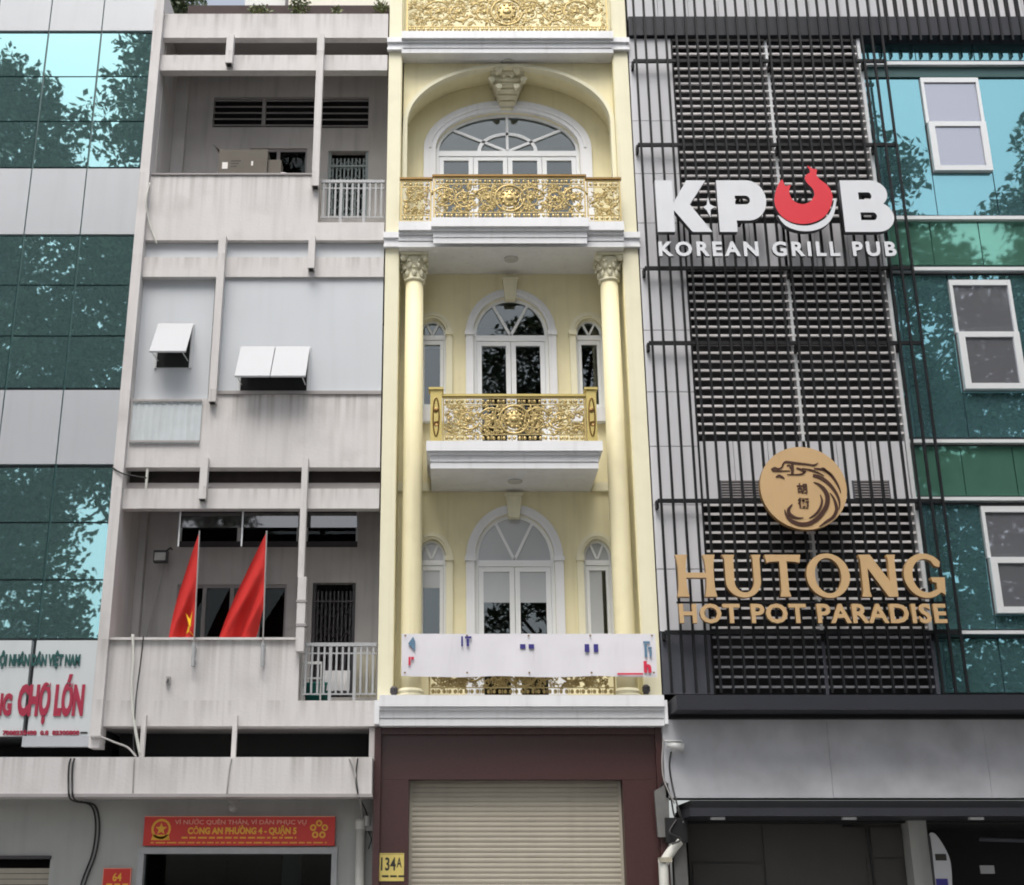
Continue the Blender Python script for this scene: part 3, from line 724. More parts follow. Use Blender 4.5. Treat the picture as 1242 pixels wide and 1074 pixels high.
for x in (bx0+0.05, bx1-0.05): MB().tube([(x, yb+0.01, bz1-0.02), (x+0.02, yd+0.05, bz1+0.02)], 0.006, 5).build('tie', 'cable', bn)
for x in (bx0+0.35, HC, bx1-0.35): MB().tube([(x, yb+0.006, bz1-0.03), (x, yd, bz1-0.05)], 0.006, 5).build('tie', 'cable', bn)

# ================================================================== CONCRETE BUILDING WITH OPEN BALCONIES
CX0, CX1 = -4.97, -1.035; PIN = -4.82; YB = 1.30
MIDX0, MIDX1 = X(381,150,-0.1), X(389,150,-0.1)
conc = thing('concrete_building', ((CX0+CX1)/2, 0.5, 0), 'weathered white concrete walk-up with open balconies beside the yellow townhouse', 'building')
zt = lambda v, Y=0.0: Z(v, Y)
bx('party_wall', 'concrete', conc, CX0, PIN, -0.10, 0.20, zt(908), zt(-12)); bx('party_wall', 'concrete', conc, CX0, PIN, 0.202, 12, zt(878), zt(-12))
# roof parapet, beams, parapets (front plane Y=0)
bx('roof_parapet', 'concrete', conc, PIN+0.002, CX1, 0.0, 0.14, zt(46), zt(17))
def beam(v0, v1, y0=0.0, y1=0.16): return bx('beam', 'concrete', conc, PIN+0.002, CX1, y0, y1, zt(v1), zt(v0))
beam(67, 85.5); beam(312, 336); beam(593, 617)
parT = bx('parapet', 'concrete', conc, PIN+0.002, X(386,250), 0.0, 0.42, zt(291.5), zt(213))
bx('parapet', 'concrete', conc, X(386,250)+0.001, CX1, 0.0, 0.30, zt(291.5), zt(270))
bx('parapet', 'concrete', conc, PIN+0.002, X(363,800), 0.0, 0.30, zt(881), zt(777))
bx('parapet', 'concrete', conc, X(363,800)+0.001, CX1, 0.0, 0.26, zt(881), zt(850))
bx('coping', 'louvre', conc, PIN+0.01, X(386,250)-0.004, -0.025, 0.44, zt(213)+0.001, zt(213)+0.03)
bx('coping', 'concrete', conc, PIN-0.10, X(362,778)-0.004, -0.05, 0.32, zt(777)+0.001, zt(777)+0.035)
# middle floor: closed by pale sheets
sx_l0, sx_l1 = PIN+0.002, X(247,400); fx0, fx1 = X(250,400,-0.1), X(262,400,-0.1)
bx('spandrel', 'concrete', conc, PIN+0.002, fx1, 0.0, 0.2, zt(567), zt(484)); bx('spandrel', 'concrete', conc, fx1+0.001, CX1, 0.0, 0.2, zt(567), zt(479))
bx('ledge', 'slab', conc, fx1+0.001, CX1, -0.03, 0.2, zt(479)+0.001, zt(475))
bx('infill_sheet', 'sheet', conc, PIN+0.003, fx0+0.05, 0.12, 0.14, zt(484)-0.05, zt(336))
bx('infill_sheet', 'sheet', conc, fx1-0.05, CX1-0.002, 0.05, 0.07, zt(475)+0.001, zt(336))
bx('infill_sheet', 'sheet', conc, PIN+0.003, CX1-0.002, 0.10, 0.12, zt(312), zt(292))
# corrugated translucent sheet patch
mb = MB(); xa, xb, za, zb_ = X(160,510), X(244,510), zt(539), zt(485); n = 40
for i in range(n):
    x_0, x_1 = xa+(xb-xa)*i/n, xa+(xb-xa)*(i+1)/n; y_0 = -0.015-0.004*math.cos(i*PI/2); y_1 = -0.015-0.004*math.cos((i+1)*PI/2)
    mb.add([(x_0,y_0,za),(x_1,y_1,za),(x_1,y_1,zb_),(x_0,y_0,zb_)], [(0,1,2,3)])
mb.build('corrugated_sheet', 'corr', conc)
for z_ in (za+0.03, zb_-0.03): bx('batten', 'slab', conc, xa, xb, -0.045, -0.03, z_-0.015, z_+0.015)
# fins
def fin(u0, u1, vt, vb, vm):
    x0, x1 = X(u0, vm, -0.1), X(u1, vm, -0.1)
    o = bx('fin', 'concrete', conc, x0, x1, -0.13, -0.001, zt(vb,-0.13), zt(vt,-0.13))
    bx('drain_hole', 'dark', o, x0+0.02, x1-0.02, -0.11, -0.02, zt(vb,-0.13)-0.012, zt(vb,-0.13)-0.001)
fin(274.5, 283, 41, 76, 60); fin(381, 389.5, 41, 225, 150); fin(258.5, 267.5, 285, 326+161, 400); fin(374, 382, 285, 325, 305)
fin(242.5, 251.5, 555, 605, 580); fin(363.5, 371, 555, 700, 640)
bx('fin', 'concrete', conc, X(360,740,-0.16), X(370,740,-0.16), -0.16, -0.02, zt(790,-0.16), zt(700,-0.13)-0.001)
for v in (729, 758): bx('fin_clamp', 'slab', conc, X(359,v,-0.17), X(371.5,v,-0.17), -0.17, -0.01, zt(v+1.5,-0.17), zt(v-1.5,-0.17))
for u in (172.5, 283.5):
    MB().box(X(u-2.2,900,-0.03), X(u+3.2,900,-0.03), -0.06, 0.02, zt(919), zt(868)).build('fin', 'concrete', conc)
MB().tube([(X(177.5,580), 0.03, zt(568)), (X(177.5,580), 0.03, zt(593))], 0.02, 8).build('pipe_stub', 'pipe', conc)
# slots behind
bx('slot_back', 'brownslot', conc, PIN, CX1, 0.32, 0.36, zt(593)+0.05, zt(560,0.3))  # dark brown plate with darker streaks, set back in the open slot
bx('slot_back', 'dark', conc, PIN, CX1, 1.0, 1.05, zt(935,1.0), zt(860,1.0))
# balcony floors and ceilings
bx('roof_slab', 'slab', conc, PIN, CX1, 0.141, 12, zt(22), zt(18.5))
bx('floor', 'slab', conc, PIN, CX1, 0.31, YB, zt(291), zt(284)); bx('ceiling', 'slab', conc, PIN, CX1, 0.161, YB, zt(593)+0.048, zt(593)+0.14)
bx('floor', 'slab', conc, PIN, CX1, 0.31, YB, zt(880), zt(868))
# back walls with their openings
mb = MB()
zb0, zb1 = zt(284), zt(22)-0.002
zl1 = zt(593)+0.046
def rh(u0, u1, v0, v1, Y=YB):
    vm = (v0+v1)/2; x0, x1 = X(u0,vm,Y), X(u1,vm,Y); return (x0, x1, Z(v1,Y), Z(v0,Y))
def rect_wall(mb, x0, x1, z0, z1, holes, y0, y1):
    xs = sorted({x0, x1, *[h[0] for h in holes], *[h[1] for h in holes]}); 
    for a, b in zip(xs, xs[1:]):
        if a < x0-1e-6 or b > x1+1e-6: continue
        m_ = (a+b)/2; seg = sorted([(max(z0,h[2]), min(z1,h[3])) for h in holes if h[0] < m_ < h[1]]); cur = z0
        for s0, s1 in seg:
            if s0 > cur+1e-5: mb.box(a, b, y0, y1, cur, s0)
            cur = max(cur, s1)
        if cur < z1-1e-5: mb.box(a, b, y0, y1, cur, z1)
v1h = rh(258.5, 381, 118, 155); v2h = rh(388, 447, 118, 156); w1h = rh(302, 372, 180, 214); d1h = rh(397, 446, 183, 262)
rect_wall(mb, PIN, CX1, zb0, zb1, [v1h, v2h, w1h, d1h], YB, YB+0.15); mb.build('balcony_wall', 'backwall', conc); mb = MB()
c1 = rh(218, 362, 619, 664); c2 = rh(371, 434, 619, 664); wd = [rh(212, 346, 709, 800)]; d2h = rh(377, 430, 707, 846)
rect_wall(mb, PIN, CX1, zt(868), zl1, [c1, c2, d2h]+wd, YB, YB+0.15)
mb.build('balcony_wall', 'backwall', conc)
bx('side_pier', 'backwall', conc, PIN, X(226,170,YB), YB-0.15, YB-0.001, zb0, zb1); bx('side_pier', 'backwall', conc, PIN, X(176,700,YB), YB-0.15, YB-0.001, zt(868), zl1)
mb = MB().box(PIN, CX1, 3.0, 12, 0.0, zt(22)); mb.build('body', 'backwall', conc)
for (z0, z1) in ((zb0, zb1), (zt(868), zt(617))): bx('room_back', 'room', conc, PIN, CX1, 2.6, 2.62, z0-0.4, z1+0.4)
bx('stained_edge', 'backwall', conc, PIN+0.001, PIN+0.02, 0.2, YB-0.16, zt(212), zb1-0.01)
# louvred vents: frame > slat
def vent(h, n, mull=()):
    x0, x1, z0, z1 = h
    f = MB().box(x0, x1, YB+0.02, YB+0.10, z0, z0+0.03).box(x0, x1, YB+0.02, YB+0.10, z1-0.03, z1)
    for m_ in mull: f.box(m_-0.03, m_+0.03, YB-0.01, YB+0.09, z0+0.031, z1-0.031)
    o = f.build('louvre_vent', 'louvre', conc); me = None
    for i in range(n):
        z = z0 + (z1-z0)*(i+0.5)/n
        MB().add([(x0,YB+0.0,z-0.025),(x1,YB+0.0,z-0.025),(x1,YB+0.10,z+0.03),(x0,YB+0.10,z+0.03),(x0,YB+0.0,z+0.0),(x1,YB+0.0,z+0.0),(x1,YB+0.10,z+0.05),(x0,YB+0.10,z+0.05)],
                 [(0,3,2,1),(4,5,6,7),(0,1,5,4),(1,2,6,5),(2,3,7,6),(3,0,4,7)]).build('slat', 'louvre', o)
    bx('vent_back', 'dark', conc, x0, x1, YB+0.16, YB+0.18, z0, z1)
vent(v1h, 5, (X(320,136,YB),)); vent(v2h, 5)
# window behind the boxes, folding gate doors
def simple_window(h, cols, m='glassdull', fm='louvre', name='window'):
    x0, x1, z0, z1 = h; f = MB(); y0, y1 = YB+0.03, YB+0.09
    f.box(x0, x1, y0, y1, z1-0.05, z1).box(x0, x1, y0, y1, z0, z0+0.05)
    xs = [x0+(x1-x0)*i/cols for i in range(cols+1)]
    for i, q in enumerate(xs): f.box(max(x0,q-0.03), min(x1,q+0.03), y0+0.002, y1-0.002, z0+0.051, z1-0.051)
    o = f.build(name, fm, conc)
    for a, b in zip(xs, xs[1:]): bx('pane', m, o, a+0.03, b-0.03, y0+0.025, y0+0.03, z0+0.05, z1-0.05)
    return o
simple_window(w1h, 2, 'shopglass')
o = simple_window(c1, 2, 'shopglass', 'alu', 'clerestory_window'); o2 = simple_window(c2, 1, 'shopglass', 'alu', 'clerestory_window')
for h, par in ((c1, o), (c2, o2)): bx('transom', 'iron', par, h[0], h[1], YB+0.02, YB+0.10, h[2]+0.0, h[2]+0.10)
simple_window(wd[0], 4, 'shopglass', 'louvre', 'window')
def gate(h, m):
    x0, x1, z0, z1 = h; o = MB().box(x0, x0+0.05, YB+0.04, YB+0.10, z0, z1).box(x1-0.05, x1, YB+0.04, YB+0.10, z0, z1).build('folding_gate', m, conc)
    n = 9
    for i in range(n):
        x = x0+0.05+(x1-x0-0.1)*(i+0.5)/n; MB().box(x-0.012, x+0.012, YB+0.055, YB+0.075, z0, z1-0.12).build('bar', m, o)
    k = int((z1-z0)/0.3)
    for i in range(k):
        for s in (0, 1):
            for j in range(4):
                xa = x0+0.05+(x1-x0-0.1)*(j+s)/4; xb = x0+0.05+(x1-x0-0.1)*(j+1-s)/4
                MB().tube([(xa, YB+0.05, z0+i*0.3), (xb, YB+0.05, z0+i*0.3+0.22)], 0.008, 4).build('lattice', m, o)
    bx('rail', m, o, x0, x1, YB+0.03, YB+0.09, z1-0.30, z1-0.27)
gate(d1h, 'gate'); gate(d2h, 'iron')
# railings of the right bay
def bar_railing(u0, u1, vt, vb, n, posts):
    y = 0.06; vm = (vt+vb)/2; x0, x1 = X(u0,vm,y), X(u1,vm,y); z0, z1 = Z(vb,y), Z(vt,y)
    o = bx('railing', 'rail', conc, x0, x1, y-0.02, y+0.025, z1-0.05, z1)
    bx('lower_rail', 'rail', o, x0, x1, y-0.012, y+0.012, z1-0.16, z1-0.14); bx('lower_rail', 'rail', o, x0, x1, y-0.012, y+0.012, z0+0.08, z0+0.10)
    for i in range(n):
        x = x0+(x1-x0)*(i+0.5)/n; big = i in posts
        MB().box(x-(0.022 if big else 0.014), x+(0.022 if big else 0.014), y-0.013, y+0.011, z0-(0.02 if big else -0.1), z1-0.051).build('bar', 'rail', o)
bar_railing(389, 466, 219, 270, 11, (3, 7)); bar_railing(367, 456, 780, 850, 12, (4, 8))
# top-hung vent flaps
def flap(u0, u1, vt, vb, vo, y, cols):
    x0, x1 = X(u0+3,vb,y), X(u1-3,vb,y); zt_ = Z(vt,y); z0 = Z(vo,y)
    f = bx('vent_opening', 'dark', conc, x0+0.03, x1-0.03, y-0.012, y-0.002, z0, zt_)
    h = zt_-z0; ex = 0.42
    zb_ = Z(vb, y-ex)
    fl = MB(); 
    for i in range(cols):
        a = x0+(x1-x0)*i/cols+0.006; b = x0+(x1-x0)*(i+1)/cols-0.006
        fl.add([(a,y-0.015,zt_),(b,y-0.015,zt_),(b,y-ex,zb_),(a,y-ex,zb_),(a,y-0.015,zt_+0.03),(b,y-0.015,zt_+0.03),(b,y-ex-0.01,zb_+0.025),(a,y-ex-0.01,zb_+0.025)],
               [(0,1,2,3),(7,6,5,4),(0,4,5,1),(1,5,6,2),(2,6,7,3),(3,7,4,0)])
    fl.build('flap', 'flap', f)
    for a in (x0+0.05, x1-0.05): MB().tube([(a, y-0.02, z0+0.1), (a, y-ex+0.02, zb_)], 0.008, 5).build('stay', 'alu', f)
    MB().box(x0-0.01, x0+0.03, y-0.03, y-0.001, z0-0.02, zt_+0.02).box(x1-0.03, x1+0.01, y-0.03, y-0.001, z0-0.02, zt_+0.02).build('vent_frame', 'alu', f)
flap(186, 236, 395, 428, 446, 0.12, 1); flap(287, 378, 423, 458, 475, 0.05, 2)
# projecting ground floor canopy and wall
cb = MB().box(-12, X(451,940,-0.4), -0.40, 1.0, zt(964,-0.4), zt(918.5,-0.4)).build('canopy', 'concrete', conc)
bx('canopy_drip', 'slab', conc, -12, X(452,960,-0.43), -0.43, -0.401, zt(967,-0.42), zt(963,-0.42))
bx('corner_post', 'backwall', conc, CX1-0.08, CX1-0.002, 0.05, 0.6, zt(964,0.0), zt(882))
YG = 0.55
gx0, gx1 = X(172,1040,YG), X(406,1040,YG); gzt = Z(1036,YG)
mb = MB(); rect_wall(mb, -12, CX1-0.02, 0, zt(964,-0.4)-0.002, [(gx0, gx1, -0.01, gzt), (-7.2, X(60,1055,YG), 0.0, Z(1042,YG))], YG, YG+0.25)
mb.build('ground_floor_wall', 'groundwall', conc)
sf = MB().box(gx0-0.04, gx0+0.04, YG-0.05, YG+0.2, 0, gzt).box(gx1-0.04, gx1+0.04, YG-0.05, YG+0.2, 0, gzt).box(gx0-0.04, gx1+0.04, YG-0.06, YG+0.2, gzt+0.001, Z(1028,YG-0.06)).build('shopfront', 'rail', conc)
bx('pane', 'shopglass', sf, gx0+0.041, gx1-0.041, YG+0.08, YG+0.09, 0.02, gzt-0.001)
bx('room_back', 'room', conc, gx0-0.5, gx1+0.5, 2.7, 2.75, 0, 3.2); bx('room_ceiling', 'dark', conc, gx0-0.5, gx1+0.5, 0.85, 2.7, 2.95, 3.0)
bx('office_shelf', 'blind', conc, gx0+1.75, gx0+2.0, 2.2, 2.6, 0, 2.25); bx('office_cabinet', 'brownslot', conc, gx0+0.1, gx0+0.9, 2.1, 2.6, 0, 2.1)
ws = MB().box(-7.2, X(60,1055,YG)+0.01, YG-0.03, YG+0.12, Z(1042,YG), Z(1038,YG)).build('window_shutter', 'iron', conc)
for i in range(26): bx('slat', 'shutter', ws, -7.2, X(60,1055,YG), YG+0.06+0.0, YG+0.085, 0.06+i*0.073, 0.06+i*0.073+0.066)
# roof edge, plants, things behind
re_ = bx('roof_edge', 'roofedge', conc, PIN+0.3, CX1, 0.35, 0.5, zt(18), zt(9,0.4))

def leaf_patch(mb, c, rx, ry, rz, n, s, rnd):
    g = np.random.default_rng(rnd.randrange(1 << 30))
    d = g.normal(size=(n, 3)); d /= np.linalg.norm(d, axis=1)[:, None]
    p = np.array(c) + d * np.array((rx, ry, rz)) * (g.random((n, 1)) ** 0.45)
    e = g.normal(size=(n, 3)); e[:, 2] *= 0.8; e /= np.linalg.norm(e, axis=1)[:, None]
    f = np.cross(e, g.normal(size=(n, 3))); f /= np.linalg.norm(f, axis=1)[:, None]
    k = s * g.uniform(0.6, 1.3, (n, 1))
    q = np.stack([p - e*k, p + f*k*0.5, p + e*k, p - f*k*0.5], 1).reshape(-1, 3)
    o = len(mb.v); mb.v += list(map(tuple, q.tolist())); mb.f += [(o+4*i, o+4*i+1, o+4*i+2, o+4*i+3) for i in range(n)]
def shrub(u, v, Y, w, h, lab, n=160, s=0.035, name='rooftop_shrub'):
    x, z = W(u, v, Y); rnd = random.Random(int(u)); t = thing(name, (x, Y, z), lab, 'plant', 'plants on the roof parapet')
    mb = MB(); leaf_patch(mb, (x, Y, z+h*0.6), w, w*0.7, h*0.55, n, s, rnd); mb.build('foliage', 'shrub', t)
    st = MB()
    for k in range(5): st.tube([(x+rnd.uniform(-w,w)*0.3, Y, z), (x+rnd.uniform(-w,w)*0.8, Y+rnd.uniform(-w,w)*0.4, z+h*rnd.uniform(0.6,1.1))], 0.008, 4)
    st.build('stem', 'bark', t)
shrub(315, 20, 0.22, 0.22, 0.20, 'low dry green tuft on the left part of the roof parapet')
shrub(363, 20, 0.22, 0.20, 0.36, 'taller yellowish green shrub on the middle of the roof parapet', 220)
shrub(408, 19, 0.24, 0.10, 0.16, 'tiny dark sprig on the roof parapet beyond the middle fin', 60)
shrub(462, 20, 0.24, 0.16, 0.34, 'thin twiggy plant on the roof parapet against the yellow pilaster', 110)
x, z = W(215, 18, 0.7); t = thing('rooftop_tree', (x, 1.2, z-0.5), 'bushy dark green tree on the roof behind the parapet corner', 'tree')
mb = MB(); rnd = random.Random(5)
for k in range(9): leaf_patch(mb, (x+rnd.uniform(-0.45,0.25), 1.2+rnd.uniform(-0.4,0.4), z+rnd.uniform(0.1,1.1)), 0.34, 0.34, 0.28, 240, 0.05, rnd)
mb.build('crown', 'leaf', t); MB().tube([(x,1.2,z-0.5),(x+0.05,1.2,z+0.2),(x-0.05,1.2,z+0.8)], [0.05,0.04,0.02], 8).build('trunk', 'bark', t)
tw = thing('tower_block', (X(390,5,9), 12, 0), 'pale cream tower block rising behind the concrete roof parapet', 'building')
ta, tb, tc = X(297,5,9), X(352,5,9), X(545,5,9)
bx('wall', 'towerw', tw, ta, tb-0.01, 9.0, 20, 0, 34); bx('wall', 'tower', tw, tb, tc, 8.7, 20, 0, 34)
bx('downpipe', 'iron', tw, tb-0.10, tb-0.02, 8.8, 8.9, 0, 34)
for i in range(3):
    for j in range(2):
        wx = tb+0.5+j*1.3; wzz = 25.0+i*3
        o = bx('window', 'alu', tw, wx, wx+0.8, 8.64, 8.699, wzz, wzz+1.3); bx('pane', 'glassdull', o, wx+0.06, wx+0.74, 8.62, 8.639, wzz+0.06, wzz+1.24)

# ---- things on the balconies
def carton(x0, x1, y0, y1, z0, z1, lab, open_flap=True):
    t = thing('cardboard_box', ((x0+x1)/2, (y0+y1)/2, z0), lab, 'box', 'boxes on the upper balcony parapet')
    w = 0.008
    MB().box(x0,x1,y0,y0+w,z0,z1).box(x0,x1,y1-w,y1,z0,z1).box(x0,x0+w,y0+w,y1-w,z0,z1).box(x1-w,x1,y0+w,y1-w,z0,z1).box(x0+w,x1-w,y0+w,y1-w,z0,z0+w).build('carton', 'card', t)
    if open_flap:
        MB().add([(x0,y0,z1),(x0,y1,z1),(x0-0.03,y1-0.02,z1+0.16),(x0-0.11,y0+0.01,z1+0.09),(x0+0.006,y0,z1),(x0+0.006,y1,z1),(x0-0.024,y1-0.02,z1+0.165),(x0-0.104,y0+0.01,z1+0.095)],[(0,1,2,3),(7,6,5,4),(0,4,5,1),(2,6,7,3),(1,5,6,2),(0,3,7,4)]).build('flap', 'card', t)
        bx('label', 'tape', t, x0+0.06, x0+0.15, y0-0.003, y0-0.0005, z0+0.14, z0+0.26); bx('label', 'tape', t, x1-0.26, x1-0.23, y0-0.003, y0-0.0005, z0+0.20, z0+0.28)
        for k in range(3): bx('print', 'ink', t, x0+0.20, x0+0.36-0.03*k, y0-0.003, y0-0.0005, z0+0.28-k*0.05, z0+0.295-k*0.05)
    return t
zc = zt(213)+0.031
carton(X(265,200,0.08), X(324,200,0.08), 0.08, 0.40, zc, zc+0.50, 'open brown carton with a raised flap on the upper balcony parapet')
# flap standing upright at the left of that carton is the one built above; small closed carton to its right
carton(X(325,200,0.12), X(335,200,0.12)+0.08, 0.12, 0.36, zc, zc+0.33, 'small plain carton tucked right of the open carton', False)
x0, x1 = X(332,208,0.1), X(376,208,0.1)
t = MB(); rnd = random.Random(3)
nx, ny = 14, 6; vs = []
for i in range(nx+1):
    for j in range(ny+1):
        a = i/nx; b = j/ny; e = (math.sin(PI*a)**0.5)*(math.sin(PI*b)**0.5)
        vs.append((x0+(x1-x0)*a, 0.06+0.3*b, zc+0.002+0.14*e*(0.8+0.35*math.sin(a*7+b*3))))
t.add(vs, [(i*(ny+1)+j, (i+1)*(ny+1)+j, (i+1)*(ny+1)+j+1, i*(ny+1)+j+1) for i in range(nx) for j in range(ny)])
t.add([(x0,0.06,zc+0.001),(x1,0.06,zc+0.001),(x1,0.36,zc+0.001),(x0,0.36,zc+0.001)], [(0,3,2,1)])
tag(t.build('plastic_sack', 'sack', None, True), 'slumped white plastic sack lying on the upper balcony parapet', 'sack')

# flags on poles fixed outside the lower parapet
def flag(ut, vt_, ub, vb_, corners, lab, star):
    y = -0.10
    top = Vector((X(ut,vt_,y-0.10), y-0.10, Z(vt_,y-0.10))); bot = Vector((X(ub,vb_,y), y, Z(vb_,y)))
    t = thing('flag', bot, lab, 'flag', 'red flags on the lower balcony')
    MB().tube([bot, top], 0.010, 8).build('pole', 'gcable', t)
    MB().lathe(bot.x, bot.y, [(0.028, bot.z-0.03), (0.028, bot.z+0.30)], 10).box(bot.x-0.02, bot.x+0.02, bot.y, -0.001, bot.z+0.02, bot.z+0.06).box(bot.x-0.02, bot.x+0.02, bot.y, -0.001, bot.z+0.2, bot.z+0.24).build('pole_socket', 'rail', t)
    A = top - Vector((0,0,0.02)); (ub2, vb2), (uc, vc, yc_), (ud, vd, yd_) = corners
    fr = (vb2-vt_)/(vb_-vt_); B = top.lerp(bot, fr)
    C = Vector((X(uc,vc,yc_), yc_, Z(vc,yc_))); D = Vector((X(ud,vd,yd_), yd_, Z(vd,yd_)))
    def P(s, q):
        p = A.lerp(B, s).lerp(C.lerp(D, s), q)
        fold = math.sin(s*PI*4.2 + q*1.6)*0.10*q**0.6 + math.sin(q*5 + s*2)*0.02
        return p + Vector((0.03*math.sin(s*6+q*4)*q - 0.09*math.sin(PI*q)*(1-s)**2 + 0.012*math.sin(s*17+q*9)*q, fold, -0.06*math.sin(PI*q)*(1-s) + 0.02*math.sin(s*11)*q))
    ns, nq = 18, 26; vs = [P(i/ns, j/nq) for i in range(ns+1) for j in range(nq+1)]
    cl = MB().add(vs, [(i*(nq+1)+j, i*(nq+1)+j+1, (i+1)*(nq+1)+j+1, (i+1)*(nq+1)+j) for i in range(ns) for j in range(nq)]).build('cloth', 'flag', t, True)
    if star:
        s0, q0 = star; vs = [P(s0, q0)+Vector((0,-0.012,0))]
        for k in range(10):
            rr = 0.26 if k % 2 == 0 else 0.11; a = PI/2 + k*PI/5
            vs.append(P(min(1,max(0,s0 - rr*math.sin(a))), min(1,max(0,q0 + rr*0.75*math.cos(a))))+Vector((0,-0.012,0)))
        MB().add(vs, [(0, 1+k, 1+(k+1)%10) for k in range(10)]).build('star', 'star', cl)
flag(242, 644, 234, 806, ((237, 772), (199, 800, 0.25), (233, 800, 0.22)), 'left red flag hanging nearly straight with a glimpse of yellow star', (0.70, 0.40))
flag(323.5, 644, 318, 806, ((320, 735), (256, 798, 0.30), (300, 800, 0.34)), 'right red flag spread wider in a slanting triangle', None)
# glass transom hung behind the beam
for (u0, u1) in ((219, 293), (295, 362), (372, 433)):
    a, b = X(u0,629,0.20), X(u1,629,0.20)
    o = bx('transom_pane', 'transom', conc, a, b, 0.20, 0.208, Z(640,0.2), zt(612,0.2))
    bx('hanger', 'alu', o, a-0.015, a+0.005, 0.19, 0.215, Z(663,0.2), zt(612,0.2))
# floodlight
x, z = W(196, 676, 1.0); t = thing('floodlight', (x, 1.0, z), 'small dark floodlight on the grey wall left of the flags', 'lamp')
mb = MB().box(x-0.11, x+0.10, 0.92, 1.04, z-0.09, z+0.09); mb.build('housing', 'iron', t); bx('lens', 'lens', t, x-0.09, x+0.08, 0.905, 0.919, z-0.07, z+0.05)
MB().tube([(x+0.05,1.0,z+0.09),(x+0.12,1.05,z+0.16),(x+0.12,1.15,z+0.16)], 0.015, 6).build('bracket', 'iron', t)
MB().tube([(x+0.05,1.05,z-0.09),(x-0.05,1.13,z-0.6),(x-0.2,1.13,z-1.4)], 0.010, 5).build('lead', 'gcable', t)
# things behind the lower railing
x0, x1 = X(368,840,0.5), X(402,840,0.5); zf = zt(868); cxm, rr = (x0+x1)/2, (x1-x0)/2
zbs = Z(828, 0.45); t = thing('plastic_basin', (cxm, 0.60, zf), 'teal plastic tub behind the lower balcony railing', 'tub')
MB().lathe(cxm, 0.60, [(rr*0.8, zf+0.001), (rr, zbs-0.03), (rr*1.06, zbs-0.03), (rr*1.06, zbs), (rr*0.95, zbs), (rr*0.75, zf+0.03)], 24).build('tub', 'teal', t, True)
x0, x1 = X(367,805,0.35), X(391,805,0.35); t = thing('towel_rack', (x0+0.15, 0.42, zf), 'white plastic rack standing behind the lower railing', 'rack')
zr = Z(804,0.35)
for (a, b, z0_, z1_) in ((x0,x1,zr-0.025,zr+0.012),(x0,x1,zr-0.24,zr-0.215)): bx('crossbar', 'wplastic', t, a, b, 0.32, 0.36, z0_, z1_)
for a in (x0+0.012, x1-0.012): bx('leg', 'wplastic', t, a-0.012, a+0.012, 0.325, 0.355, zf+0.001, zr-0.026)
def hang(u0, u1, v0, v1, y, m, lab, name='hanging_cloth'):
    x0, x1 = X(u0,(v0+v1)/2,y), X(u1,(v0+v1)/2,y); z1, z0 = Z(v0,y), max(Z(v1,y), zf+0.01); n = 14; vs = []
    for i in range(n+1):
        for j in range(5): vs.append((x0+(x1-x0)*i/n, y+0.03*math.sin(i*1.5)*(1-j/5)+0.01*j, z0+(z1-z0)*j/4))
    mb = MB().add(vs, [(i*5+j,(i+1)*5+j,(i+1)*5+j+1,i*5+j+1) for i in range(n) for j in range(4)])
    tag(mb.build(name, m, None, True), lab, 'cloth')
hang(431, 456, 790, 846, 0.30, 'cloth', 'beige curtain-like cloth hung at the right end of the lower railing')
hang(391, 424, 813, 838, 0.45, 'sack', 'pale grey cloth drying behind the lower railing')

# ---- red police signboard and plate
yS = YG-0.10
t = thing('signboard', (X(290,1028,yS), yS, Z(1028,yS)), 'wide red signboard with yellow lettering above the dark shopfront', 'sign')
a, b = X(174.5,1008,yS), X(406,1008,yS); c, d = Z(1026,yS), Z(990,yS)
bx('board', 'signred', t, a, b, yS, YG-0.001, c, d); w = b-a; h = d-c
bx('edge', 'signpink', t, a, b, yS-0.006, yS-0.001, d-0.012, d); 
letters('VÌ NƯỚC QUÊN THÂN, VÌ DÂN PHỤC VỤ', a+0.16*w, a+0.85*w, c+0.72*h, c+0.86*h, yS-0.004, 0.004, 'signpink', t, bold=0.01)
letters('CÔNG AN PHƯỜNG 4 - QUẬN 5', a+0.23*w, a+0.80*w, c+0.40*h, c+0.60*h, yS-0.004, 0.004, 'signyellow', t, bold=0.045)
rnd = random.Random(11)
for (f0, f1, zz, hh) in ((0.20, 0.80, 0.24, 0.055), (0.04, 0.96, 0.08, 0.04)):
    x = f0
    while x < f1:
        l_ = rnd.uniform(0.015, 0.05); bx('small_print', 'signyellow', t, a+x*w, a+min(f1,x+l_)*w, yS-0.003, yS-0.0008, c+zz*h, c+(zz+hh)*h); x += l_+0.010
def star_poly(r0, r1, n=5): return [((r0 if k%2==0 else r1)*math.cos(PI/2+k*PI/n), (r0 if k%2==0 else r1)*math.sin(PI/2+k*PI/n)) for k in range(2*n)]
def circ(r, n=24, cx=0, cz=0): return [(cx+r*math.cos(2*PI*k/n), cz+r*math.sin(2*PI*k/n)) for k in range(n)]
link('emblem', stand(shape_mesh([circ(0.135), circ(0.105), star_poly(0.085,0.036)], 0.004), a+0.09*w, c+0.56*h, yS-0.004, 0.004), 'signyellow', t)
link('emblem_base', stand(shape_mesh([[(-0.13,-0.02),(0.13,-0.02),(0.11,0.05),(-0.11,0.05)]], 0.004), a+0.09*w, c+0.24*h, yS-0.004, 0.004), 'signyellow', t)
for k in range(5):
    an = PI/2+k*2*PI/5
    link('emblem', stand(shape_mesh([circ(0.045, 14, 0.085*math.cos(an), 0.085*math.sin(an)), circ(0.022, 10, 0.085*math.cos(an), 0.085*math.sin(an))], 0.004), a+0.917*w, c+0.54*h, yS-0.004, 0.004), 'signyellow', t)
